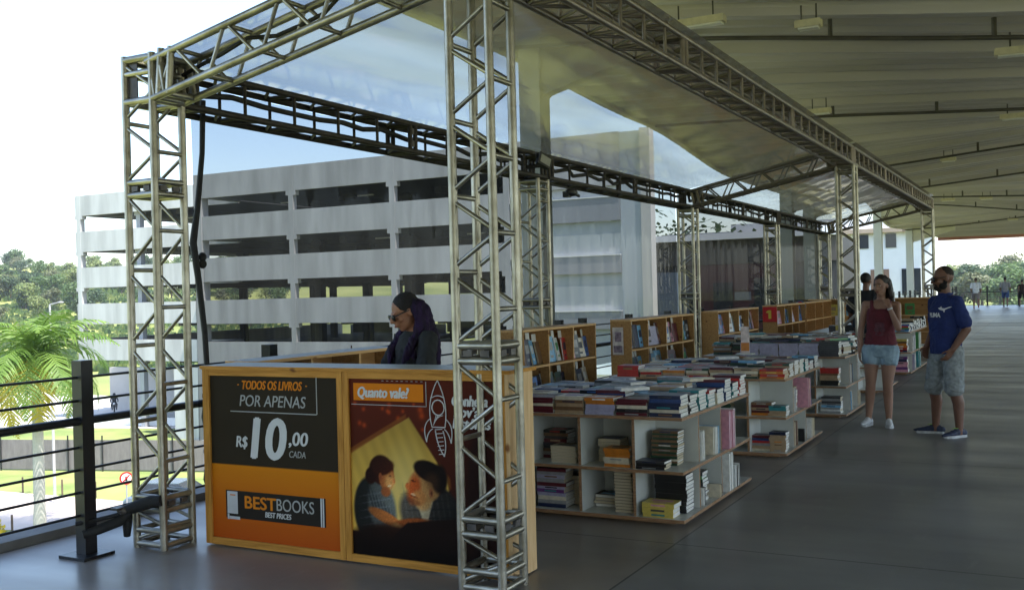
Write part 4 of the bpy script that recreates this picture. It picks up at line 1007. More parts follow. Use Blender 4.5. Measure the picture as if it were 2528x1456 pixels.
# ------------------------------------------------------------------ terrain
G = -7.6
def smooth(a, b, x): t = max(0., min(1., (x-a)/(b-a))); return t*t*(3-2*t)
def hz(x, y):
    r = math.hypot(x, y); th = math.degrees(math.atan2(-x, y))     # angle left of +Y
    left = smooth(22, 38, th)*smooth(120, 80, th)
    n = 1.2*math.sin(x*.021+1)*math.sin(y*.017)+.7*math.sin(x*.05+y*.03)
    h = left*(22*smooth(150, 430, r)+n*2.2*smooth(150, 260, r))
    h += (1-left)*(5.5*smooth(120, 420, r)+n*.5*smooth(120, 300, r))
    return G + h
mb = MB()
rs = [0, 20, 40, 60, 80, 100, 115, 130]+[145*1.075**k for k in range(28)]; na = 120; vs = []
for r in rs:
    for j in range(na):
        a = 2*math.pi*j/na; x, y = r*math.sin(a), r*math.cos(a); vs.append((x, y, hz(x, y)))
mb.add(vs, [(i*na+j, i*na+(j+1) % na, (i+1)*na+(j+1) % na, (i+1)*na+j) for i in range(len(rs)-1) for j in range(na)], 0, True)
def grass_mat(nm, a, b_, sc):
    return mat(nm, b_, .9, 0, .1, sc, .3, 3, lo=a, detail=8)
HILLG = grass_mat('hill_grass', (.13, .165, .035), (.29, .30, .085), .035)
LAWN = grass_mat('lawn_grass', (.14, .20, .045), (.25, .27, .085), .35)
struct(fixn(mb.build('ground', HILLG)))
def sheet(name, pts, z, M):
    mb = MB(); mb.add([(x, y, z) for x, y in pts], [tuple(range(len(pts)))]); o = mb.build(name, M)
    if o.data.polygons[0].normal.z < 0: o.data.flip_normals()
    return struct(o)
sheet('lawn', [(-95, 2), (-14, 2), (-14, 60), (-95, 60)], G+.03, LAWN)
sheet('path', [(-60, 21), (-38.3, 26.6), (-31.9, 27.7), (-20, 31), (-20, 36), (-33.5, 33.2), (-37.5, 32.7), (-46.2, 32.1), (-62, 30)], G+.05, TILE)
sheet('road', [(-96, 43.5), (-70, 48.7), (-56, 52.7), (-40, 57), (-40, 66), (-96, 70)], G+.06, mat('road_concrete', (.50, .47, .43), .9, 0, .06, .3))
sheet('forecourt', [(-60, 32.5), (-14, 45), (-14, 54), (-60, 40)], G+.04, LAWN)

# ------------------------------------------------------------------ parking building
LV = [9.75, 7.03, 4.33, 1.61, -1.08]
PB_LOC = Vector((-48, 50, G))
pk = thing('parking_building', 'open sided concrete car park of five parapet storeys beyond the clear sheet', 'building', PB_LOC)
def pbx(name, M, x0, x1, y0, y1, z0, z1):
    a = MB(); a.box(x0, x1, y0, y1, z0, z1); return a.build(name, M, pk, off=PB_LOC)
YF, YL, YB = 48.5, 52.0, 84.0
for i, z in enumerate(LV):
    zb_ = z-1.53
    # front parapets, cut into precast panels
    xs_ = [-48.6, -41.26, -33.74, -26.2]
    for xa, xb in zip(xs_, xs_[1:]): pbx('parapet', CONC, xa+.012, xb-.012, YF, YF+.2, zb_, z)
    for xa, xb in ((-65, -59.0), (-59.0, -53.0), (-53.0, -48.9)): pbx('parapet', CONC, xa+.01, xb-.01, YL, YL+.2, zb_-.03, z-.03)
    pbx('parapet', CONC, -48.9, -48.62, YF+.01, YL-.01, zb_, z)                       # return of the nearer section
    pbx('parapet', CONC, -65.2, -65.02, YL+.01, YB, zb_, z-.03)
    for xa in (-64, -52, -44): pbx('parapet', CONCG, xa, xa+11.5, YB+.02, YB+.2, zb_, z-.2)
    # slab
    if i < 5:
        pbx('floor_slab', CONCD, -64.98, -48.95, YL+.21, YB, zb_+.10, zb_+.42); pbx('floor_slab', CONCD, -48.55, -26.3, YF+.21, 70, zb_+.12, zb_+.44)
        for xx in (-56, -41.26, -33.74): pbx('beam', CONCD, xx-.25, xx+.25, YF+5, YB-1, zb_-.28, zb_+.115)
# columns with corbels
def pcol(x, y, w, M=CONC, corb=True):
    c = MB(); c.box(x-w/2, x+w/2, y, y+w, G, LV[0]-.02)
    if corb:
        for z in LV:
            c.box(x-w/2-.20, x+w/2+.20, y+.004, y+w, z-1.53-.28, z-1.535)
    c.build('column', M, pk, off=PB_LOC)
for x in (-41.26, -33.74, -26.2): pcol(x, YF-.012, .36)
for x in (-64.85, ): pcol(x, YL-.012, .42)
c = MB(); c.box(-49.3, -48.7, YF-.06, YF+.6, G, LV[0]+.01); c.build('column', CONC, pk, off=PB_LOC)
for x in (-59, -53): pcol(x, YL+.45, .4, CONCG)
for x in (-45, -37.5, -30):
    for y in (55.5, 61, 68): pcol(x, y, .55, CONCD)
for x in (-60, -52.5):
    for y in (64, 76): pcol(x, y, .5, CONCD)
DSHADE = mat('near_black_shade', (.035, .034, .034), .9, 0, .25, .3)  # added near-black walls stand in for the shade deep inside the decks
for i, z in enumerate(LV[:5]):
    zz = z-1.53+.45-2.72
    for xa, xb in (((-48.4, -26.2),), ((-46.5, -26.2),), ((-38, -35), (-30.5, -26.2)), ((-47, -40.5), (-38.6, -33), (-31.4, -26.2)), ((-42, -26.2),))[i]: pbx('added_shade_wall', DSHADE, xa, xb, 62, 62.3, z-2.70, z-1.46)
# ramps inside
for i, z in enumerate(LV[1:]):
    a = MB(); zb_ = z-1.4
    a.prism([(-48, zb_), (-48, zb_-.3), (-34, zb_+2.35), (-34, zb_+2.65)], 1, 70, 74); a.build('ramp', CONCG, pk, off=PB_LOC)
for x, z in ((-38.2, 8.35), (-36.9, 5.60), (-44.5, 8.3), (-30.2, 5.55), (-29.6, 8.3), (-57, 8.25)):
    a = MB(); a.box(x-.6, x+.6, YF+3.5 if x > -50 else YL+4, YF+3.62 if x > -50 else YL+4.12, z-.42, z-.34); a.build('lamp_tube', mat('deck_lamp_tube', (.75, .74, .68), .4), pk, off=PB_LOC)
# retaining wall, base storey
pbx('base_wall', mat('base_wall_concrete', (.46, .43, .40), .9, 0, .08, .5), -72, -52.5, 60.5, 60.9, G, -3.95)
pbx('base_wall', CONC, -52, -18.2, YF+.4, YF+.6, G, -2.8)
pbx('base_slab', CONCD, -56, -46, 53, 60, -3.9, -3.1)
# closed end of the building: infill panels between bands
PALE = mat('infill_panel', (.42, .46, .48), .8, 0, .06, .5, stretch=(1, 1, .3)); PALE2 = mat('infill_panel_light', (.54, .56, .56), .8, 0, .06, .7, stretch=(1, 1, .4))
for z0, z1, M, y in ((7.0, 9.75, CONC, YF+.02), (5.2, 6.42, CONCG, YF), (4.55, 5.2, PALE, YF+.25), (3.42, 4.55, PALE2, YF+.22), (2.5, 3.40, CONCG, YF), (1.85, 2.5, PALE, YF+.25), (.55, 1.85, PALE2, YF+.22), (-.4, .5, CONCG, YF), (-2.8, -.4, PALE, YF+.25), (6.42, 7.0, PALE2, YF+.22)):
    pbx('infill_panel', M, -25.98, -19.6, y, y+.3, z0+.004, z1-.004)
for z in (6.42, 3.41, .52): pbx('ledge', WHITEP, -25.98, -19.6, YF-.05, YF+.18, z-.002, z+.06)
pbx('end_pier', PALE, -19.58, -18.45, YF+.05, YF+.6, G, 9.7); pbx('end_pier', mat('end_pier_paint', (.52, .50, .46), .8, 0, .05, .5), -18.43, -17.9, YF-.05, YF+.6, G, 9.8)
pbx('side_wall', CONCG, -25.9, -25.6, YF+.61, 58, G, 9.6)

# ------------------------------------------------------------------ shopfront building and white building behind the far half
def simple_building(name, label, loc, boxes):
    t = thing(name, label, 'building', loc); o = Vector(loc)
    for nm, M, x0, x1, y0, y1, z0, z1 in boxes:
        a = MB(); a.box(x0, x1, y0, y1, z0, z1); a.build(nm, M, t, off=o)
    return t
MAR = mat('maroon_cladding', (.075, .020, .024), .6, 0, .2, .6); DGR = mat('dark_cladding', (.035, .034, .034), .7, 0, .2, .5); GLD = mat('dark_window_glass', (.03, .035, .04), .12, 0, .1, 1)
bx = [('wall', DGR, -22, -11, 60.3, 66, G, 4.4), ('fascia', mat('fascia_brown', (.075, .065, .055), .7, 0, .2, .5), -22, -11, 60.0, 60.29, 3.0, 4.45), ('canopy_edge', WHITEP, -22.4, -10.8, 59.4, 60.4, 4.46, 4.85),
      ('shopfront', MAR, -19.4, -14.4, 60.1, 60.29, -.9, 2.98), ('window', GLD, -18.3, -17.1, 60.05, 60.095, .2, 1.9), ('window', GLD, -15.8, -14.7, 60.05, 60.095, .1, 2.1), ('sign_panel', mat('shop_sign', (.20, .20, .22), .5), -17.0, -16.0, 60.06, 60.095, .8, 1.3),
      ('side_panel', mat('blue_grey_panel', (.13, .155, .19), .6, 0, .1, .6), -21.9, -19.9, 60.12, 60.29, -2, 2.6)]
simple_building('shop_building', 'dark building with a maroon shopfront under a bright white canopy edge', (-16.5, 62, G), bx)
bx = [('wall', WHITEP, -24, -8.2, 85.3, 95, G, 6.2), ('roof_edge', mat('roof_edge_brown', (.36, .28, .20), .7, 0, .1, 1), -24.5, -8.0, 84.6, 95, 5.6, 5.95), ('parapet', WHITEP, -24.2, -8.1, 84.9, 95, 5.96, 6.9)]
BRW = mat('window_brown', (.22, .13, .085), .6, 0, .2, 1)
for i in range(6): bx.append(('window', BRW if i % 2 == 0 else GLD, -22.4+i*2.35, -21.0+i*2.35, 85.22, 85.297, .6, 2.7))
for i in range(3): bx.append(('upper_window', GLD, -16+i*2.1, -15.2+i*2.1, 85.22, 85.297, 4.4, 5.5))
simple_building('white_building', 'bright white building with brown windows beyond the far columns', (-16, 88, G), bx)
simple_building('grey_block', 'low grey block with white walls behind the green trees', (-26, 98, G), [('wall', WHITEP, -34, -27.5, 96, 104, G, 6.6), ('wall', WHITEP, -25, -20, 97, 104, G, 6.2), ('roof', CONCG, -34.3, -19.7, 95.7, 104.3, 6.61, 6.9)])

# ------------------------------------------------------------------ trees
def crown_mesh(nm, seed, M, rad, hgt, nl, leaf, nlobes):
    q = random.Random(seed); mb = MB(); lobes = []
    for i in range(nlobes):
        a = q.uniform(0, 6.28); rr = rad*.55*math.sqrt(q.random()); lobes.append((rr*math.cos(a), rr*math.sin(a), hgt*q.uniform(.30, .85), rad*q.uniform(.35, .6)))
    lobes.append((0, 0, hgt*.55, rad*.62))
    for i in range(nl):
        lx, ly, lz, lr = q.choice(lobes)
        v = Vector((q.gauss(0, 1), q.gauss(0, 1), q.gauss(0, 1))).normalized()*lr*(q.random()**.35)
        p = Vector((lx, ly, lz))+Vector((v.x, v.y, v.z*.8))
        nn = (v.normalized()+Vector((q.gauss(0, .5), q.gauss(0, .5), q.gauss(0, .5)+.4))).normalized()
        a = nn.orthogonal().normalized(); b = nn.cross(a); an = q.uniform(0, 6.28); a, b = a*math.cos(an)+b*math.sin(an), b*math.cos(an)-a*math.sin(an)
        s = leaf*q.uniform(.6, 1.3)
        mb.add([p-a*s, p-b*s*.55, p+a*s, p+b*s*.55], [(0, 1, 2, 3)])
    return mb.mesh(nm, M)
def trunk_mesh(seed, hgt, r):
    q = random.Random(seed); mb = MB()
    pts = [(0, 0, -.5), (q.uniform(-.1, .1), q.uniform(-.1, .1), hgt*.25), (q.uniform(-.2, .2), q.uniform(-.2, .2), hgt*.6)]
    mb.path(pts, [r, r*.75, r*.45], 7)
    for i in range(4):
        a = q.uniform(0, 6.28); mb.tube(pts[1 if i < 2 else 2], (math.cos(a)*hgt*.25, math.sin(a)*hgt*.25, hgt*(.55+.08*i)), r*.4, 5, r1=r*.15)
    return mb.mesh('trunk', BARK)
BARK = mat('bark', (.14, .10, .07), .9, 0, .3, 3)
LG = [leaf_mat('leaves_dark', (.035, .070, .025), (.08, .125, .045), .35), leaf_mat('leaves_mid', (.07, .125, .035), (.14, .21, .06), .35), leaf_mat('leaves_light', (.13, .18, .045), (.24, .28, .09), .35), leaf_mat('leaves_olive', (.10, .12, .05), (.19, .20, .09), .35)]
SP = []
for k in range(8):
    SP.append((crown_mesh('crown', 20+k, LG[k % 4], 3.2, 7.0, 1300, .27, 7), trunk_mesh(40+k, 6.0, .22), k % 4))
for k in range(2): SP.append((crown_mesh('crown', 60+k, LG[k], 3.2, 7.0, 3200, .13, 8), trunk_mesh(70+k, 6.0, .22), k))
KIND = ['dark green bushy tree', 'mid green bushy tree', 'pale green loose tree', 'dry olive coloured tree']
tcount = 0
def tree(x, y, sc, k, label, group):
    me, tm, kk = SP[k]
    t = thing('tree', label, 'tree', (x, y, hz(x, y)-.1), rng.uniform(0, 6.28), group); t.scale = (sc*rng.uniform(.9, 1.3), sc*rng.uniform(.9, 1.3), sc*rng.uniform(.8, 1.1))
    for nm, m_ in (('crown', me), ('trunk', tm)):
        o = bpy.data.objects.new(nm, m_); C.objects.link(o); o.parent = t
def polar(px, r):       # px: degrees left of +Y
    a = math.radians(px); return -r*math.sin(a), r*math.cos(a)
q = random.Random(11)
for i in range(150):
    th = q.uniform(41, 58); r = q.choice([q.uniform(225, 300), q.uniform(250, 430), q.uniform(280, 430)])
    k = q.choice([0, 1, 4, 5, 0, 1, 2, 3, 6, 7]); x, y = polar(th, r)
    d = 'low on the slope' if r < 290 else ('half way up the slope' if r < 350 else 'near the hill crest')
    w = 'left of the car park' if th > 51.6 else 'seen through the car park'
    tree(x, y, q.uniform(.6, 1.15)*(.7+r/900), k, '%s %s, %s' % (KIND[k % 4], d, w), 'trees on the hill, %s, %s, %s' % (KIND[k % 4], d, w))
for i, (th, r, sc, k) in enumerate([(54.6, 432, .8, 0), (53.6, 432, .7, 1), (52.6, 432, .6, 1), (48.6, 428, 1.2, 0), (46.5, 425, .9, 1)]):
    x, y = polar(th, r); tree(x, y, sc, k, 'small lone tree on the hill crest, %s' % ['leftmost of all', 'second from the left', 'just left of the car park', 'inside the third car park opening', 'beside the left tower'][i], 'lone trees on the crest')
for i in range(54):     # wood across the field at the right
    th = q.uniform(-6, 12); r = q.uniform(215, 330); k = q.choice([0, 1, 4, 5, 3, 7, 1, 2]); x, y = polar(th, r)
    d = 'front of the wood' if r < 250 else ('middle of the wood' if r < 290 else 'back of the wood')
    tree(x, y, q.uniform(1.25, 1.9), k, '%s in the %s across the far field' % (KIND[k % 4], d), 'trees in the wood across the field, %s, %s' % (KIND[k % 4], d))
for i in range(8):
    x, y = -33+i*1.3, 72+q.uniform(-2, 2); k = q.choice([8, 9, 8]); tree(x, y, 2.0*q.uniform(.95, 1.05), k, '%s behind the white canopy edge' % KIND[k-8], 'trees behind the shop building, %s' % KIND[k-8])
for i in range(10):
    x = -71+i*2.0; y = 66+q.uniform(0, 8); k = q.choice([0, 1, 5]); tree(x, y, .62*q.uniform(.9, 1.2), k, '%s growing above the retaining wall under the car park' % KIND[k % 4], 'small trees above the retaining wall, %s' % KIND[k % 4])
# the humid air over the valley
mb = MB(); mb.box(-1150, 1150, -1150, 1150, -12, 45); hzo = mb.build('haze', None)
hm = bpy.data.materials.new('haze_air'); hm.use_nodes = True; hn = hm.node_tree; hn.nodes.clear()
pv = hn.nodes.new('ShaderNodeVolumePrincipled'); pv.inputs['Color'].default_value = (.92, .95, 1, 1); pv.inputs['Density'].default_value = .00026; pv.inputs['Anisotropy'].default_value = .3
ho = hn.nodes.new('ShaderNodeOutputMaterial'); hn.links.new(pv.outputs[0], ho.inputs['Volume'])
hzo.data.materials.clear(); hzo.data.materials.append(hm); tag(hzo, 'pale humid haze over the valley and hills', 'haze', None, 'stuff')
# undergrowth: nobody could count it
mb = MB(); q = random.Random(12)
for i in range(9000):
    th = q.uniform(40, 59); r = 140+300*q.random()**.8; x, y = polar(th, r)
    if math.sin(x*.06)*math.sin(y*.05+1) < -.35: continue
    s = q.uniform(.4, 1.1); z = hz(x, y)+s*.3; a = q.uniform(0, 6.28)
    for w in (0, 1.6):
        ca, sa = math.cos(a+w)*s, math.sin(a+w)*s; mb.add([(x-ca, y-sa, z-.5*s), (x+ca, y+sa, z-.5*s), (x+ca*.6, y+sa*.6, z+.6*s), (x-ca*.6, y-sa*.6, z+.7*s)], [(0, 1, 2, 3)], q.choice([0, 1, 1, 2, 2]))
tag(mb.build('undergrowth', [LG[0], LG[1], LG[2]]), 'scrub and undergrowth covering the green hillside', 'undergrowth', None, 'stuff')
# distant meadow scrub at right
mb = MB()
for i in range(500):
    th = q.uniform(-6, 10); r = q.uniform(140, 330); x, y = polar(th, r); s = q.uniform(.3, .8); z = hz(x, y)+s*.2; a = q.uniform(0, 6.28); ca, sa = math.cos(a)*s, math.sin(a)*s
    mb.add([(x-ca, y-sa, z-.4*s), (x+ca, y+sa, z-.4*s), (x+ca*.6, y+sa*.6, z+.5*s), (x-ca*.6, y-sa*.6, z+.5*s)], [(0, 1, 2, 3)], q.choice([1, 2, 2, 2]))
tag(mb.build('undergrowth', [LG[0], LG[1], LG[2]]), 'low scrub on the yellow green field past the far railing', 'undergrowth', None, 'stuff')

# palm
def palm(loc, label):
    t = thing('palm_tree', label, 'palm', loc); q = random.Random(8); H = 7.1
    a = MB(); a.path([(0, 0, -.1), (.02, 0, 1.5), (0, .03, 3.5), (0, 0, H-.6)], [.27, .22, .21, .17], 12); a.build('trunk', mat('palm_trunk', (.42, .40, .37), .9, 0, .06, 3, stretch=(1, 1, 6)), t)
    a = MB(); a.path([(0, 0, H-.6), (0, 0, H-.1), (0, 0, H+.35)], [.19, .17, .08], 10); a.build('crownshaft', mat('palm_shaft', (.16, .24, .06), .6), t)
    FR = [leaf_mat('frond_green', (.075, .155, .018), (.20, .31, .055), .4), leaf_mat('frond_yellow', (.42, .36, .04), (.62, .52, .10), .4)]
    for i in range(27):
        az = i*2.399+q.uniform(-.2, .2); el = 1.3-1.75*(i/26)+q.uniform(-.1, .1); L = q.uniform(3.2, 4.0); old = i > 21
        mb = MB(); pts = []; p = Vector((0, 0, H+.1)); e = el
        for s in range(15):
            pts.append(p.copy()); p = p+Vector((math.cos(az)*math.cos(e), math.sin(az)*math.cos(e), math.sin(e)))*(L/14); e -= .115+.03*(i > 9)
        mb.path(pts, [.03*(1-s/16) for s in range(15)], 4)
        for s in range(1, 28):
            f = s/2; i0 = min(13, int(f)); b0 = pts[i0].lerp(pts[i0+1], f-i0); d = (pts[i0+1]-pts[i0]).normalized()
            side = d.cross(Vector((0, 0, 1))).normalized(); ll = 1.0*math.sin(math.pi*min(1, .12+f/15))+.12
            for sg in (-1, 1):
                dr = (side*sg+d*.75+Vector((0, 0, q.uniform(-.55, .1)))).normalized(); w = d*.05
                tip = b0+dr*ll+Vector((0, 0, -.22*ll)); md = b0+dr*ll*.55
                mb.add([b0-w, b0+w, md+w*.9, md-w*.9], [(0, 1, 2, 3)]); mb.add([md-w*.9, md+w*.9, tip], [(0, 1, 2)])
        mb.build('frond', FR[1 if old else 0], t)
palm((-35.1, 26.0, G), 'palm tree with yellowing lower fronds left of the truss tower')
# yellow bush
mb = MB(); q = random.Random(9)
for i in range(700):
    v = Vector((q.gauss(0, 1), q.gauss(0, 1), abs(q.gauss(0, 1)))).normalized()*q.uniform(.6, 1.0); p = Vector((v.x*1.1, v.y*1.1, v.z*1.1+.1)); s = .12
    n = Vector((q.gauss(0, 1), q.gauss(0, 1), q.gauss(0, 1)+.8)).normalized(); a = n.orthogonal().normalized(); b = n.cross(a); mb.add([p-a*s, p-b*s*.6, p+a*s, p+b*s*.6], [(0, 1, 2, 3)], 0 if v.z > .3 else 1)
tag(mb.build('flower_bush', [leaf_mat('yellow_leaves', (.35, .28, .01), (.60, .48, .03)), LG[2]], loc=(-36.9, 24.6, G)), 'round yellow bush on the lawn at the left edge', 'bush')
# screen fence along the lawn
t = thing('mesh_fence', 'grey screened fence with dark posts behind the lawn', 'fence', (-46, 38.3, G)); o = Vector(t.location)
pa, pb = Vector((-62, 33.2, G)), Vector((-30, 43.0, G)); n = 16
a = MB(); d = (pb-pa).normalized(); sd = Vector((-d.y, d.x, 0))*.015
for z0, z1 in ((.12, 1.75),): a.add([pa+sd+Vector((0, 0, z0)), pb+sd+Vector((0, 0, z0)), pb+sd+Vector((0, 0, z1)), pa+sd+Vector((0, 0, z1)), pa-sd+Vector((0, 0, z0)), pb-sd+Vector((0, 0, z0)), pb-sd+Vector((0, 0, z1)), pa-sd+Vector((0, 0, z1))], [(0, 1, 2, 3), (7, 6, 5, 4), (3, 2, 6, 7), (0, 4, 5, 1)])
a.build('screen', mat('fence_screen', (.17, .155, .15), .8, 0, .15, 1.5, stretch=(4, 4, 1)), t, off=o)
for i in range(n+1):
    p = pa.lerp(pb, i/n)-sd*6; a = MB(); a.tube(p, p+Vector((0, 0, 2.0)), .04, 6); a.build('post', BLACK, t, off=o)
# low white wall by the road
mb = MB(); mb.prism([(-75, 48.85), (-52, 55.4), (-52, 55.7), (-75, 49.15)], 2, G, G+.62); tag(fixn(mb.build('low_wall', WHITEP, off=(-62, 52, G))), 'low white wall along the road behind the lawn', 'wall')
# garden posts
for i, (x, y) in enumerate([(-47.0, 31.9), (-44.8, 32.3), (-42.3, 32.6), (-40.2, 32.8), (-37.8, 33.0), (-36.2, 33.2), (-37.2, 26.3), (-35.9, 26.6), (-34.4, 26.9), (-33.2, 27.3)]):
    mb = MB(); mb.tube((0, 0, 0), (0, 0, .75), .045, 7); mb.ell((0, 0, .75), .045, .045, .03, nu=7, nv=4)
    tag(mb.build('garden_post', BARK, loc=(x, y, G+.03)), 'thin wooden post on the %s edge of the paved path, %s from the left' % ('far' if i < 6 else 'near', ['first', 'second', 'third', 'fourth', 'fifth', 'sixth', 'first', 'second', 'third', 'fourth'][i]), 'post', 'posts along the path')
# road sign
t = thing('road_sign', 'round red and white no parking sign on a grey post by the lawn', 'sign', (-34.43, 29.64, G+.03))
a = MB(); a.tube((0, 0, 0), (0, 0, 1.95), .03, 8); a.build('post', CONCG, t)
ax = Vector((.75, -.65, 0)).normalized(); c0 = Vector((0, 0, 1.85))
a = MB(); a.tube(c0+ax*.035, c0+ax*.05, .27, 24); a.build('disc', RED, t)
a = MB(); a.tube(c0+ax*.051, c0+ax*.055, .20, 24); f = a.build('face', WHITEP, t)
s_ = Vector((.65, .75, 0)); a = MB(); a.tube(c0+ax*.06+s_*.13+Vector((0, 0, .13)), c0+ax*.06-s_*.13-Vector((0, 0, .13)), .028, 6); a.build('bar', RED, t)
a = MB(); a.box(-.05, .05, -.004, .004, -.09, .09); e = a.build('symbol', BLACK, t); e.location = c0+ax*.0565-Vector((0, 0, .02)); e.rotation_euler = (0, 0, math.atan2(s_.y, s_.x))
# lamp post
t = thing('lamp_post', 'thin tall lamp post rising behind the palm', 'lamp post', (-41.0, 31.2, G))
a = MB(); a.tube((0, 0, 0), (0, 0, 9.2), .07, 8, r1=.045); a.build('pole', CONC, t)
a = MB(); a.tube((0, 0, 9.2), (.5, .1, 9.3), .03, 6); a.ell((.6, .12, 9.3), .2, .09, .05); a.build('lamp_head', CONCG, t)
# parked car below
def car(loc, rz_, label, M):
    t = thing('parked_car', label, 'car', loc, rz_); W_ = .86
    prof = [(-2.1, .35), (-2.12, .75), (-1.95, .92), (-1.0, .98), (1.1, .98), (2.0, .82), (2.12, .6), (2.1, .35)]
    a = MB(); a.prism(prof, 1, -W_, W_); o = a.build('body', M, t)
    bv = o.modifiers.new('bevel', 'BEVEL'); bv.width = .06; bv.segments = 3
    a = MB()
    vs = []
    for y_, k in ((-1, 1), (1, 1)):
        vs += [(-1.75, y_*.80, .97), (-1.35, y_*.64, 1.46), (.35, y_*.64, 1.46), (1.05, y_*.80, .97)]
    a.add(vs, [(0, 3, 2, 1), (4, 5, 6, 7), (1, 2, 6, 5), (0, 1, 5, 4), (3, 7, 6, 2)]); a.build('windows', GLD, t)
    a = MB(); a.box(-1.3, .32, -.6, .6, 1.455, 1.49); a.build('roof', M, t)
    for x in (-1.3, 1.3):
        for s in (-1, 1):
            a = MB(); a.tube((x, s*.70, .32), (x, s*.90, .32), .32, 18); w = a.build('wheel', RUBBER, t); a = MB(); a.tube((x, s*.90, .32), (x, s*.905, .32), .19, 14); a.build('rim', ALU, w)
    for s in (-1, 1):
        a = MB(); a.box(2.04, 2.11, s*.6-.16, s*.6+.16, .62, .76); a.build('headlight', WHITEP, t)
car((-33.3, 31.4, G+.05), R_(20), 'blue grey parked car on the path below, behind the left tower', mat('car_paint', (.20, .26, .33), .25, .4, .03, 2))

# ------------------------------------------------------------------ people
def remesh(mb, name, M, parent, voxel=.008, it=3, fac=.5, folds=0., fdir=(0, 0, 1)):
    me = mb.mesh('tmp', M); o = bpy.data.objects.new('tmp', me); C.objects.link(o)
    r = o.modifiers.new('r', 'REMESH'); r.mode = 'VOXEL'; r.voxel_size = voxel; r.use_smooth_shade = True
    s = o.modifiers.new('s', 'SMOOTH'); s.factor = fac; s.iterations = it
    dg = bpy.context.evaluated_depsgraph_get(); dg.update()
    m2 = bpy.data.meshes.new_from_object(o.evaluated_get(dg)); m2.name = name
    bpy.data.objects.remove(o); bpy.data.meshes.remove(me)
    if folds:
        nrm = [v.normal.copy() for v in m2.vertices]
        for v, nn in zip(m2.vertices, nrm):
            p = v.co.copy(); w = noise.noise(p*7)*1.2
            a = noise.noise(Vector((p.x*16+w*2, p.y*16, p.z*30+w*4))) + .7*noise.noise(Vector((p.x*9-w*3, p.y*9, p.z*13+7)))
            v.co = p+nn*folds*a
    m2.materials.clear(); m2.materials.append(M)
    m2.polygons.foreach_set('use_smooth', [True]*len(m2.polygons)); m2.polygons.foreach_set('material_index', [0]*len(m2.polygons))
    q = bpy.data.objects.new(name, m2); C.objects.link(q); q.parent = parent; return q
V = Vector
def skin_m(nm, c): return mat(nm, c, .5, 0, .08, 9, .1, 60)
def hand(mb, wr, d, th, nr, k=1., curl=.35):
    """palm, four fingers and a thumb; d = forearm direction, th = towards the thumb, nr = out of the palm"""
    d = V(d).normalized(); th = (V(th)-d*V(th).dot(d)).normalized(); nr = d.cross(th) if d.cross(th).dot(V(nr)) > 0 else -d.cross(th)
    wr = V(wr)
    for f in (-.022, 0, .022): mb.cap(wr+th*f*.8*k, .015*k, wr+d*.088*k+th*f*k*1.25, .0125*k, 8)
    for off, L in ((.030, .070), (.010, .080), (-.010, .074), (-.029, .058)):
        b = wr+d*.09*k+th*off*k; a1 = (d*math.cos(curl)+nr*math.sin(curl)); a2 = (d*math.cos(curl*2.2)+nr*math.sin(curl*2.2))
        m_ = b+a1*L*.52*k; mb.cap(b, .0095*k, m_, .009*k, 8); mb.cap(m_, .009*k, m_+a2*L*.5*k, .0075*k, 8)
    b = wr+d*.028*k+th*.030*k; a = (d*.7+th*.65+nr*.25).normalized(); m_ = b+a*.042*k; mb.cap(b, .0125*k, m_, .0105*k, 8); mb.cap(m_, .0105*k, m_+(d*.85+th*.3+nr*.3).normalized()*.034*k, .0085*k, 8)
def head_parts(mb, H, s=1., female=False):
    P = lambda x, y, z: H @ V((x*s, y*s, z*s)); R3 = H.to_3x3()
    E = lambda c, a, b, c_: mb.ell(P(*c), a*s, b*s, c_*s, R3, 18, 12)
    j = .93 if female else 1.
    E((0, .012, .025), .076, .096, .097); E((0, -.022, -.045), .060*j, .070, .075); E((0, -.055, -.098), .032*j, .032, .024)
    E((0, -.076, -.03), .047, .028, .05); E((0, -.084, .022), .050, .014, .012)
    mb.cap(P(0, -.100, .012), .010*s, P(0, -.118, -.026), .0145*s, 10); E((-.012, -.104, -.028), .011, .013, .009); E((.012, -.104, -.028), .011, .013, .009)
    E((0, -.096, -.060), .024, .012, .0065); E((0, -.094, -.071), .020, .012, .0075)
    for q in (-1, 1): E((q*.076, .012, -.008), .010, .022, .034); E((q*.046, -.064, -.022), .024, .025, .024)
    return P, R3, E
def face_bits(t, H, s, skin_dark, glasses=False, iris=(.03, .018, .01)):
    P = lambda x, y, z: H @ V((x*s, y*s, z*s)); R3 = H.to_3x3()
    if not glasses:
        for q in (-1, 1):
            a = MB(); a.ell(P(q*.031, -.090, .004), .0115*s, .007*s, .0050*s, R3, 12, 8); e = a.build('eye', mat('eye_white', (.60, .58, .55), .3), t)
            a = MB(); a.ell(P(q*.031, -.0955, .004), .0058*s, .004*s, .0050*s, R3, 10, 6); a.build('iris', mat('iris_brown', iris, .2), e)
            a = MB(); a.ell(P(q*.032, -.094, .024), .019*s, .006*s, .0042*s, R3, 10, 6); a.build('eyebrow', mat('brow_hair', (.02, .013, .010), .8), t)
    else:
        a = MB()
        for q in (-1, 1): a.ell(P(q*.036, -.106, .000), .036*s, .009*s, .026*s, R3, 14, 8)
        g = a.build('sunglasses', mat('dark_lens', (.008, .008, .01), .08), t)
        a = MB()
        for q in (-1, 1): a.path([P(q*.062, -.100, .010), P(q*.078, -.06, .012), P(q*.083, .01, .010)], .0042*s, 6)
        a.tube(P(-.012, -.108, .008), P(.012, -.108, .008), .004*s, 6)
        a.build('glasses_frame', BLACK, g)
    a = MB(); a.ell(P(0, -.1065, -.0655), .021*s, .006*s, .009*s, R3, 12, 6); a.build('lips', mat('lips_'+skin_dark[0], skin_dark[1], .45), t)
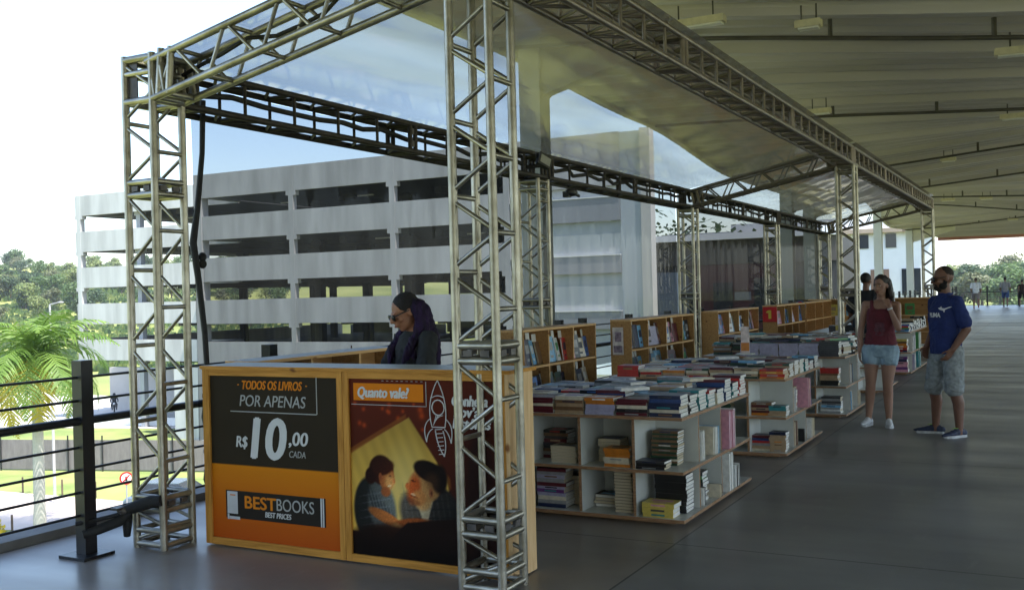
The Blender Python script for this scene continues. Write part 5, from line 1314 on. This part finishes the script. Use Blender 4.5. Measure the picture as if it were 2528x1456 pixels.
def Hm(pos, yaw, pitch=0., roll=0.):
    return Matrix.Translation(pos) @ Matrix.Rotation(yaw, 4, 'Z') @ Matrix.Rotation(pitch, 4, 'X') @ Matrix.Rotation(roll, 4, 'Y')
def shoe(t, ankle, toe_dir, M, Ms, L=.27, name='shoe'):
    d = V((toe_dir[0], toe_dir[1], 0)).normalized(); n = V((-d.y, d.x, 0)); c = V((ankle[0], ankle[1], 0))
    a = MB()
    for x, hw, zc, hz_ in ((-.055, .032, .045, .036), (-.02, .036, .055, .048), (.03, .038, .056, .046), (.08, .042, .046, .034), (.125, .044, .040, .026), (.165, .038, .036, .020), (.19, .026, .032, .014)):
        a.ell(c+d*x*L/.27+V((0, 0, zc)), .045, hw, hz_, Matrix((d, n, V((0, 0, 1)))).transposed(), 12, 8)
    s = remesh(a, name, M, t, .007, 3)
    a = MB(); vs = []
    prof = [(-.085, 0), (-.075, .028), (-.03, .035), (.03, .036), (.09, .046), (.14, .046), (.185, .030), (.20, 0)]
    for z in (.001, .026):
        for x, w in prof+[(x, -w) for x, w in prof[-2:0:-1]]: p = c+d*x*L/.27+n*w; vs.append((p.x, p.y, z))
    k = len(vs)//2; a.add(vs, [tuple(range(k))[::-1], tuple(range(k, 2*k))]+[(i, (i+1) % k, k+(i+1) % k, k+i) for i in range(k)]); q = a.build('sole', Ms, s)
    return s
def limb(mb, pts, rs, n=14):
    for (p, r), (p2, r2) in zip(zip(pts, rs), list(zip(pts, rs))[1:]): mb.cap(p, r, p2, r2, n)

# ---- man in the blue T-shirt
def man():
    t = thing('person', 'bearded man in sunglasses, blue T-shirt and grey shorts standing in the aisle', 'person', (-1.035, 11.66, 0), R_(-48))
    sk_ = skin_m('skin_tan', (.155, .070, .042))
    b = MB()
    hipL, hipR = V((.10, .01, .93)), V((-.10, .01, .93)); knL, knR = V((.135, -.01, .50)), V((-.13, -.06, .50)); anL, anR = V((.16, .02, .09)), V((-.17, -.02, .09))
    limb(b, [hipL, knL, V((.15, .025, .36)), anL, anL-V((0, 0, .05))], [.088, .062, .060, .038, .036]); limb(b, [hipR, knR, V((-.15, -.015, .36)), anR, anR-V((0, 0, .05))], [.088, .062, .060, .038, .036])
    b.loft([(0, .01, .86, .13, .10), (0, .01, .95, .165, .115), (0, 0, 1.08, .155, .11), (0, -.005, 1.25, .168, .118), (0, .0, 1.38, .17, .11), (0, .01, 1.46, .13, .085), (0, .015, 1.50, .07, .07)], 20)
    b.cap((0, .02, 1.46), .062, (0, .0, 1.60), .058, 14)
    shL, shR = V((.178, .01, 1.42)), V((-.178, .01, 1.42)); elL, elR = V((.255, .07, 1.14)), V((-.25, .06, 1.14)); wrL, wrR = V((.205, -.07, .925)), V((-.205, -.085, .935))
    for sh, el, wr, sg in ((shL, elL, wrL, 1), (shR, elR, wrR, -1)):
        limb(b, [V((sh.x*.6, sh.y, sh.z)), sh, el, el.lerp(wr, .35), wr], [.06, .058, .044, .043, .029])
        hand(b, wr, (wr-el).normalized()+V((-sg*.3, -.1, -.4)), V((0, -1, .0)), V((-sg, 0, 0)), 1., .35)
    H = Hm(V((0, -.01, 1.672)), R_(-24), R_(10)); P, R3, E = head_parts(b, H, 1.04)
    remesh(b, 'body', sk_, t, .0075, 3)
    hb = mat('short_hair', (.022, .014, .010), .85, 0, .3, 60)
    a = MB(); a.ell(P(0, .020, .034), .0775, .094, .093, R3, 18, 12); o = remesh(a, 'hair', hb, t, .008, 2)
    a = MB()
    for c, r in (((0, -.060, -.100), (.042, .040, .034)), ((.045, -.028, -.075), (.024, .044, .042)), ((-.045, -.028, -.075), (.024, .044, .042)), ((0, -.092, -.090), (.032, .020, .024)), ((0, -.102, -.047), (.028, .010, .007)), ((.062, 0, -.035), (.016, .022, .034)), ((-.062, 0, -.035), (.016, .022, .034)), ((.030, -.088, -.062), (.010, .014, .024)), ((-.030, -.088, -.062), (.010, .014, .024))):
        a.ell(P(*c), *r, R3, 12, 8)
    remesh(a, 'beard', mat('beard_hair', (.010, .007, .006), .9, 0, .3, 60), t, .006, 2)
    face_bits(t, H, 1., ('tan', (.13, .05, .04)), True)
    # T-shirt
    TS = mat('blue_tshirt', (.008, .021, .115), .85, 0, .15, 12, .35, 16)
    a = MB()
    a.loft([(0, .005, .87, .188, .142), (0, .005, .93, .188, .145), (0, 0, 1.05, .182, .138), (0, -.008, 1.2, .188, .142), (0, -.005, 1.34, .178, .134), (0, .005, 1.42, .150, .108), (0, .012, 1.475, .105, .085), (0, .014, 1.515, .070, .070)], 26)
    for sh, el, sg in ((shL, elL, 1), (shR, elR, -1)):
        limb(a, [V((sh.x*.55, sh.y, sh.z+.0)), sh, sh.lerp(el, .45), sh.lerp(el, .78)], [.066, .068, .070, .074])
    sh_ = remesh(a, 'tshirt', TS, t, .008, 2, folds=.007)
    # print on the chest: word and leaping cat
    bv = BVHTree.FromPolygons([v.co.copy() for v in sh_.data.vertices], [tuple(p.vertices) for p in sh_.data.polygons])
    PW = mat('shirt_print', (.62, .64, .68), .7)
    def proj_print(polys2d, name):
        vs, fs = [], []
        for pl in polys2d:
            o = len(vs); ok = True
            for x, z in pl:
                hit = bv.ray_cast(V((x, -1, z)), V((0, 1, 0)))[0]
                vs.append((x, (hit.y if hit else -.14)-.008, z))
            fs.append(tuple(range(o, len(vs))))
        mbb = MB(); mbb.add(vs, fs); return mbb.build(name, PW, t)
    cu = bpy.data.curves.new('w', 'FONT'); cu.body = 'PUMA'; cu.size = .060; cu.align_x = 'CENTER'; cu.offset = .003; cu.resolution_u = 2; cu.fill_mode = 'FRONT'
    oo = bpy.data.objects.new('w', cu); C.objects.link(oo); dg = bpy.context.evaluated_depsgraph_get(); dg.update(); me = bpy.data.meshes.new_from_object(oo.evaluated_get(dg)); bpy.data.objects.remove(oo); bpy.data.curves.remove(cu)
    ox, oz = .022, 1.262
    proj_print([[(ox+me.vertices[i].co.x*.92, oz+me.vertices[i].co.y*1.05) for i in p.vertices] for p in me.polygons], 'chest_lettering')
    cat = [(-.045, .052), (-.03, .06), (-.02, .075), (-.012, .062), (.004, .052), (.022, .048), (.05, .064), (.075, .07), (.095, .068), (.076, .060), (.052, .050), (.036, .03), (.03, .0), (.024, .0), (.020, .022), (.004, .024), (-.012, .03), (-.030, .036)]
    proj_print([[(x*.85+.108, z*.85+1.312) for x, z in reversed(cat)]], 'leaping_cat_emblem')
    # shorts
    SG = mat('grey_patterned_shorts', (.22, .24, .245), .85, 0, .26, 26, .25, 16)
    a = MB(); a.loft([(0, .01, .80, .16, .115), (0, .01, .90, .178, .130), (0, .008, .985, .172, .125)], 22)
    for h, k in ((hipL, knL), (hipR, knR)): limb(a, [h+V((0, 0, -.04)), h.lerp(k, .5), h.lerp(k, .98)], [.112, .106, .098])
    remesh(a, 'shorts', SG, t, .009, 2, folds=.009)
    NV = mat('navy_trainer', (.02, .03, .07), .6, 0, .4, 20); SO = mat('white_sole', (.55, .56, .58), .6, 0, .2, 20)
    for an, d in ((anL, (.10, -1)), (anR, (-.75, -.75))):
        s = shoe(t, an, d, NV, SO)
        a = MB(); dd = V((d[0], d[1], 0)).normalized(); a.box(-.02, .02, -.03, .03, 0, .004); q_ = a.build('lace_patch', mat('lime_trim', (.30, .48, .08), .6), s); q_.location = V((an.x, an.y, .096))+dd*.045
man()

# ---- woman in the maroon top
def woman():
    t = thing('person', 'long haired woman in a maroon tank top and denim shorts, hand at her neck', 'person', (-1.80, 12.17, 0), R_(2)); t.rotation_euler.y = R_(2)
    sk_ = skin_m('skin_light', (.30, .165, .115))
    b = MB()
    hipL, hipR = V((.095, .01, .90)), V((-.095, .01, .90)); knL, knR = V((.085, -.02, .48)), V((-.10, -.01, .48)); anL, anR = V((.10, .02, .085)), V((-.12, .02, .085))
    for h, k, an in ((hipL, knL, anL), (hipR, knR, anR)): limb(b, [h, h.lerp(k, .4), k, k.lerp(an, .3)+V((0, .015, 0)), an, an-V((0, 0, .045))], [.098, .088, .056, .056, .034, .033])
    b.loft([(0, .01, .84, .13, .10), (0, .015, .93, .165, .115), (0, .005, 1.06, .125, .092), (0, -.005, 1.20, .142, .108), (0, -.005, 1.30, .148, .105), (0, .005, 1.40, .13, .08), (0, .015, 1.445, .07, .06)], 20)
    b.cap((0, .02, 1.41), .05, (-.0, 0, 1.53), .047, 14)
    shL, shR = V((.168, .01, 1.385)), V((-.168, .01, 1.385)); elR, wrR = V((-.22, .04, 1.10)), V((-.225, -.02, .86)); elL, wrL = V((.20, -.13, 1.13)), V((.105, -.165, 1.37))
    for sh, el, wr in ((shL, elL, wrL), (shR, elR, wrR)): limb(b, [V((sh.x*.6, sh.y, sh.z)), sh, el, el.lerp(wr, .35), wr], [.048, .047, .036, .035, .024])
    hand(b, wrR, V((.02, -.05, -1)), V((0, -1, 0)), V((1, 0, 0)), .92, .3); hand(b, wrL, V((-.45, .35, 1)), V((-.9, -.2, .0)), V((-.3, .9, .1)), .92, .75)
    H = Hm(V((0, -.015, 1.605)), R_(-22), R_(6), R_(-6)); P, R3, E = head_parts(b, H, .96, True)
    remesh(b, 'body', sk_, t, .0072, 3)
    face_bits(t, H, .96, ('light', (.24, .075, .065)))
    HB = mat('dark_brown_hair', (.016, .010, .008), .55, 0, .35, 40, .4, 90, stretch=(1, 1, .15))
    a = MB()
    a.ell(P(0, .026, .040), .082, .096, .090, R3, 16, 12); 
    for sg in (-1, 1):
        pts = [P(sg*.06, .03, .06), P(sg*.079, .035, -.03), P(sg*.080, .05, -.12), V((sg*.085+.02, .06, 1.40)), V((sg*.09+.02, .07, 1.28))]
        limb(a, pts, [.035, .030, .034, .036, .018], 10)
    for x in (-.04, 0, .04): limb(a, [P(x, .09, .04), P(x, .10, -.08), V((x, .115, 1.38)), V((x, .115, 1.22))], [.045, .05, .05, .025], 10)
    remesh(a, 'hair', HB, t, .007, 1, folds=.008)
    TM = mat('maroon_top', (.105, .012, .022), .85, 0, .2, 10, .3, 14)
    a = MB(); a.loft([(0, .01, .935, .182, .135), (0, .01, 1.0, .172, .128), (0, .003, 1.09, .152, .116), (0, -.008, 1.22, .158, .124), (0, -.008, 1.30, .155, .118), (0, 0, 1.345, .138, .100)], 26)
    for sg in (-1, 1): limb(a, [V((sg*.085, -.085, 1.31)), V((sg*.095, -.03, 1.425)), V((sg*.09, .07, 1.38)), V((sg*.07, .085, 1.30))], [.028, .022, .022, .028], 10)
    s_ = remesh(a, 'tank_top', TM, t, .008, 2, folds=.005)
    a = MB(); bv = BVHTree.FromPolygons([v.co.copy() for v in s_.data.vertices], [tuple(p.vertices) for p in s_.data.polygons])
    for (cx, cz, w, h) in ((0, 1.16, .055, .035), (-.03, 1.11, .03, .03), (.03, 1.11, .03, .03), (0, 1.06, .05, .02)):
        pl = []
        for k in range(12):
            x, z = cx+w*math.cos(-k*.5236), cz+h*math.sin(-k*.5236); hit = bv.ray_cast(V((x, -1, z)), V((0, 1, 0)))[0]; pl.append((x, (hit.y if hit else -.12)-.003, z))
        a.add(pl, [tuple(range(12))])
    a.build('faded_print', mat('faded_print', (.10, .035, .05), .85, 0, .3, 30), t)
    a = MB(); a.loft([(0, .012, .80, .165, .115), (0, .012, .90, .180, .132), (0, .01, .965, .165, .125)], 22)
    for h, k in ((hipL, knL), (hipR, knR)): limb(a, [h+V((0, 0, -.03)), h.lerp(k, .33)], [.112, .106])
    remesh(a, 'denim_shorts', mat('pale_denim', (.22, .30, .36), .85, 0, .45, 7, .2, 30, lo=(.13, .20, .27)), t, .008, 1, folds=.007)
    WS = mat('white_canvas_shoe', (.58, .60, .62), .8, 0, .1, 20)
    for an, d in ((anL, (.15, -1)), (anR, (-.25, -1))): shoe(t, an, d, WS, mat('white_sole', (.55, .56, .58), .6), .245)
    a = MB(); w = wrL; dd = (wrL-elL).normalized(); a.tube(w-dd*.03, w-dd*.012, .029, 14); a.build('wristband', WS, t)
woman()

# ---- woman with purple hair behind the counter
def seller():
    t = thing('person', 'woman with long purple hair and sunglasses looking down behind the counter', 'person', (-3.86, 5.80, 0), R_(-26))
    sk_ = skin_m('skin_brown', (.34, .155, .09)); b = MB()
    hz_ = .86
    for sg in (-1, 1):
        limb(b, [V((sg*.095, .02, .88)), V((sg*.10, 0, .47)), V((sg*.11, .03, .08)), V((sg*.11, -.10, .03))], [.095, .056, .036, .030])
    b.loft([(0, .02, .82, .13, .10), (0, .02, .91, .165, .115), (0, .01, 1.04, .13, .10), (0, -.01, 1.18, .15, .115), (0, -.015, 1.28, .155, .105), (0, -.01, 1.36, .13, .08), (0, -.005, 1.40, .07, .06)], 20)
    b.cap((0, .0, 1.37), .05, (0, -.045, 1.465), .047, 14)
    shL, shR = V((.172, -.005, 1.335)), V((-.172, -.005, 1.335)); elL, elR = V((.235, -.09, 1.08)), V((-.215, -.14, 1.10)); wrL, wrR = V((.13, -.29, 1.13)), V((-.07, -.33, 1.15))
    for sh, el, wr in ((shL, elL, wrL), (shR, elR, wrR)): limb(b, [V((sh.x*.6, sh.y, sh.z)), sh, el, el.lerp(wr, .35), wr], [.048, .048, .037, .036, .024])
    hand(b, wrL, V((-.6, -.8, .05)), V((-.4, .3, .6)), V((0, 0, -1)), .92, .4); hand(b, wrR, V((.3, -1, .05)), V((.8, .2, .3)), V((0, 0, -1)), .92, .4)
    H = Hm(V((0, -.085, 1.525)), R_(-12), R_(24)); P, R3, E = head_parts(b, H, .97, True)
    remesh(b, 'body', sk_, t, .0072, 3)
    face_bits(t, H, .97, ('brown', (.20, .06, .05)), True)
    HB = mat('black_hair', (.006, .004, .005), .75, 0, .3, 40, .4, 90); HP = mat('purple_hair', (.016, .005, .034), .7, 0, .5, 30, .7, 90, stretch=(1, 1, .12), lo=(.006, .004, .010), spec=.25)
    a = MB(); a.ell(P(0, .026, .040), .083, .097, .090, R3, 16, 12); remesh(a, 'hair', HB, t, .008, 2)
    a = MB()
    for sg in (-1, 1):
        limb(a, [P(sg*.050, .075, .050), P(sg*.084, .050, .0), P(sg*.090, .055, -.09), V((sg*.105, -.06, 1.36)), V((sg*.115, -.135, 1.26)), V((sg*.09, -.17, 1.16))], [.030, .032, .036, .036, .030, .014], 10)
        limb(a, [P(sg*.06, .07, .04), P(sg*.085, .085, -.08), V((sg*.12, .0, 1.36)), V((sg*.13, -.10, 1.22))], [.032, .036, .034, .016], 10)
    for x in (-.045, 0, .045): limb(a, [P(x, .095, .02), P(x, .115, -.05), V((x*1.4, .07, 1.40)), V((x*1.5, .11, 1.25)), V((x*1.5, .12, 1.12))], [.042, .050, .052, .045, .02], 10)
    remesh(a, 'hair_lengths', HP, t, .007, 1, folds=.009)
    TS = mat('charcoal_tshirt', (.020, .022, .024), .9, 0, .2, 10, .3, 14); a = MB()
    a.loft([(0, .02, .86, .18, .13), (0, .01, 1.0, .16, .125), (0, -.008, 1.15, .166, .132), (0, -.015, 1.27, .17, .125), (0, -.01, 1.35, .15, .098), (0, -.005, 1.395, .085, .07)], 24)
    for sh, el in ((shL, elL), (shR, elR)): limb(a, [V((sh.x*.55, sh.y, sh.z)), sh, sh.lerp(el, .72)], [.062, .066, .062])
    remesh(a, 'tshirt', TS, t, .008, 2, folds=.006)
    a = MB(); 
    for sg in (-1, 1): limb(a, [V((sg*.095, .02, .90)), V((sg*.10, 0, .47)), V((sg*.11, .03, .09))], [.106, .068, .052])
    a.loft([(0, .02, .80, .15, .11), (0, .02, .9, .175, .125), (0, .015, .95, .17, .122)], 20); remesh(a, 'trousers', mat('dark_jeans', (.02, .025, .04), .85), t, .01, 2)
seller()

# ---- simpler figures further off
def figure(loc, rz_, label, skin, hair, top, bottom, H=1.72, long_trousers=False, stride=0., arm=0., group=None, vox=.012, shoes=(.05, .05, .05), sleeve=.55, longhair=False, bulk=1.):
    t = thing('person', label, 'person', loc, rz_, group); k = H/1.75; b = MB(); S_ = lambda x, y, z: V((x*k, y*k, z*k))
    hip = [S_(.1, 0, .92), S_(-.1, 0, .92)]; kn = [S_(.11, -stride*.30-.02, .5), S_(-.11, stride*.22-.02, .5)]; an = [S_(.11, -stride*.34+.0, .09), S_(-.11, stride*.55, .09+.10*stride)]
    for h, q_, a_ in zip(hip, kn, an): limb(b, [h, q_, q_.lerp(a_, .35)+V((0, .02, 0)), a_, a_+V((0, -.10, -.045))], [.09*k, .06*k, .058*k, .037*k, .034*k], 12)
    b.loft([(0, .01*k, .86*k, .13*k, .10*k), (0, .01*k, .95*k, .165*k, .115*k), (0, 0, 1.08*k, .145*k, .105*k), (0, 0, 1.28*k, .165*k, .112*k), (0, .01*k, 1.42*k, .13*k, .085*k), (0, .015*k, 1.47*k, .07*k, .06*k)], 18)
    b.cap(S_(0, .02, 1.43), .055*k, S_(0, 0, 1.55), .052*k, 12)
    el = [S_(.26, .04+arm*.12, 1.12), S_(-.26, .04-arm*.12, 1.12)]; wr = [S_(.24, -.06-arm*.10+abs(arm)*.0, .88+abs(arm)*.08), S_(-.24, -.06-arm*.22, .88+abs(arm)*.08)]; sh = [S_(.19, .01, 1.40), S_(-.19, .01, 1.40)]
    for s, e, w, sg in zip(sh, el, wr, (1, -1)):
        limb(b, [V((s.x*.6, s.y, s.z)), s, e, e.lerp(w, .35), w], [.052*k, .052*k, .04*k, .039*k, .026*k], 12); hand(b, w, (w-e), V((0, -1, 0)), V((-sg, 0, 0)), 1., .35)
    Hd = Hm(S_(0, -.01, 1.635), 0, R_(4)); P, R3, E = head_parts(b, Hd, .97*k)
    remesh(b, 'body', skin_m('skin_%d' % int(skin[0]*1000), skin), t, vox, 3)
    if vox < .011: face_bits(t, Hd, .97*k, ('far', (.18, .06, .05)))
    a = MB(); a.ell(P(0, .026, .038), .083*k, .097*k, .092*k, R3, 14, 10)
    if longhair: limb(a, [P(0, .09, .04), P(0, .12, -.06), P(0, .13, -.2)], [.05, .055, .02], 8)
    remesh(a, 'hair', mat('hair_%d' % int(hair[0]*1000), hair, .7, 0, .3, 40), t, vox, 2)
    a = MB(); a.loft([(0, .01, .88*k, .182*k*bulk, .135*k*bulk), (0, 0, 1.06*k, .168*k*bulk, .13*k*bulk), (0, 0, 1.28*k, .184*k*bulk, .132*k*bulk), (0, .01, 1.41*k, .165*k*bulk, .105*k), (0, .014, 1.475*k, .09*k, .075*k)], 20)
    for s, e in zip(sh, el): limb(a, [V((s.x*.55, s.y, s.z)), s, s.lerp(e, sleeve+.2)], [.068*k*bulk, .072*k*bulk, .068*k*bulk], 12)
    remesh(a, 'shirt', mat('shirt_%d_%d_%d' % tuple(int(c*1000) for c in top), top, .85, 0, .15, 10), t, vox, 2)
    a = MB(); a.loft([(0, .01, .80*k, .155*k, .112*k), (0, .01, .92*k, .176*k, .128*k), (0, .01, .98*k, .168*k, .122*k)], 18)
    for h, q_, a_ in zip(hip, kn, an): limb(a, [h, q_, a_] if long_trousers else [h, h.lerp(q_, .75)], [.106*k, .078*k, .06*k] if long_trousers else [.106*k, .095*k], 12)
    remesh(a, 'trousers' if long_trousers else 'shorts', mat('bottoms_%d_%d_%d' % tuple(int(c*1000) for c in bottom), bottom, .85), t, vox, 2)
    for a_, q_ in zip(an, kn):
        m_ = MB(); c = V((a_.x, a_.y, a_.z-.045*k)); m_.ell(c+V((0, -.06, -.005)), .042*k, .125*k, .036*k, None, 12, 8); m_.ell(c+V((0, .01, .02)), .036*k, .05*k, .05*k, None, 12, 8); remesh(m_, 'shoe', mat('shoe_%d' % int(shoes[0]*1000), shoes, .7), t, vox*.8, 1)
    return t
figure((-2.76, 17.6, 0), R_(165), 'dark haired person in a black T-shirt seen from behind at the far tables', (.17, .08, .05), (.012, .009, .008), (.010, .011, .014), (.02, .02, .03), 1.80, True, 0, 0, None, .010, bulk=1.3)
figure((-2.74, 18.85, 0), R_(15), 'person with short dark hair in a white top, half hidden behind the woman in maroon', (.21, .10, .07), (.014, .010, .009), (.45, .50, .58), (.05, .06, .09), 1.70, True, 0, 0, None, .010)
figure((-4.0, 63.9, 0), R_(185), 'far walker in a white T-shirt and grey shorts', (.20, .10, .06), (.02, .012, .01), (.62, .64, .66), (.20, .17, .16), 1.78, False, .55, .5, None, .014, (.25, .05, .05))
figure((-2.6, 67.0, 0), R_(176), 'far walker in a grey T-shirt and blue shorts', (.18, .09, .055), (.02, .012, .01), (.26, .26, .27), (.06, .10, .24), 1.78, False, .4, .4, None, .014)
figure((-1.72, 67.8, 0), R_(200), 'far small walker in a black swimsuit beside the right edge', (.20, .09, .055), (.02, .012, .01), (.03, .02, .02), (.02, .015, .02), 1.6, False, .5, .3, None, .014, sleeve=-.1)
figure((-1.28, 66.5, 0), R_(180), 'far walker in bright blue cut by the right edge', (.18, .09, .055), (.02, .012, .01), (.03, .10, .40), (.04, .10, .34), 1.62, True, .2, .2, None, .014)
# motorcyclist beyond the low wall
mp = V((-68.8, 58.2, G+.06))
t = thing('motorcycle', 'dark motorcycle ridden along the road behind the low white wall', 'motorcycle', mp, R_(49))
for y in (-.65, .65):
    a = MB(); pts = [(0, y+.30*math.cos(k*.3927), .31+.30*math.sin(k*.3927)) for k in range(17)]; a.path(pts, .05, 8); w = a.build('wheel', RUBBER, t); a = MB(); a.tube((-.04, y, .31), (.04, y, .31), .2, 14); a.build('rim', ALU, w)
a = MB(); a.path([(0, .65, .31), (0, .2, .55), (0, -.3, .62), (0, -.52, .95)], [.05, .12, .13, .05], 8); a.path([(0, -.65, .31), (0, -.5, .95)], .04, 6); a.build('frame', BLACK, t)
a = MB(); a.ell((0, -.15, .78), .14, .26, .12); a.build('tank', BLACK, t); a = MB(); a.ell((0, .32, .76), .13, .38, .06); a.build('seat', RUBBER, t)
a = MB(); a.path([(-.34, -.42, 1.02), (0, -.52, .98), (.34, -.42, 1.02)], .018, 6); a.build('handlebar', BLACK, t); a = MB(); a.ell((0, -.62, .86), .09, .07, .09); a.build('headlight', WHITEP, t)
t = thing('person', 'helmeted rider in dark clothes on the motorcycle behind the low wall', 'person', mp, R_(49)); b = MB()
for sg in (-1, 1):
    limb(b, [V((sg*.10, .25, .84)), V((sg*.2, -.15, .76)), V((sg*.17, .1, .36)), V((sg*.17, -.02, .30))], [.09, .065, .045, .04]); limb(b, [V((sg*.19, .12, 1.30)), V((sg*.30, -.12, 1.12)), V((sg*.30, -.38, 1.05))], [.06, .045, .03]); hand(b, V((sg*.30, -.38, 1.05)), V((0, -1, 0)), V((-sg, 0, 0)), V((0, 0, -1)), 1, .9)
b.loft([(0, .25, .80, .15, .12), (0, .2, 1.0, .15, .12), (0, .12, 1.25, .18, .12), (0, .1, 1.36, .08, .08)], 16); b.cap((0, .1, 1.35), .05, (0, .06, 1.48), .05); b.ell((0, .04, 1.56), .09, .1, .11)
remesh(b, 'body', mat('rider_clothes', (.02, .022, .028), .8), t, .014, 2); b = MB(); b.ell((0, .04, 1.57), .125, .14, .135); b.build('helmet', BLACK, t)
for l_, n_ in LABELS.items():
    if len(n_) > 1 and 'matching' not in l_ and ' tree' not in l_: print('DUP', l_, len(n_))
    if len(l_.replace('-', ' ').split()) > 16: print('LONG', l_)
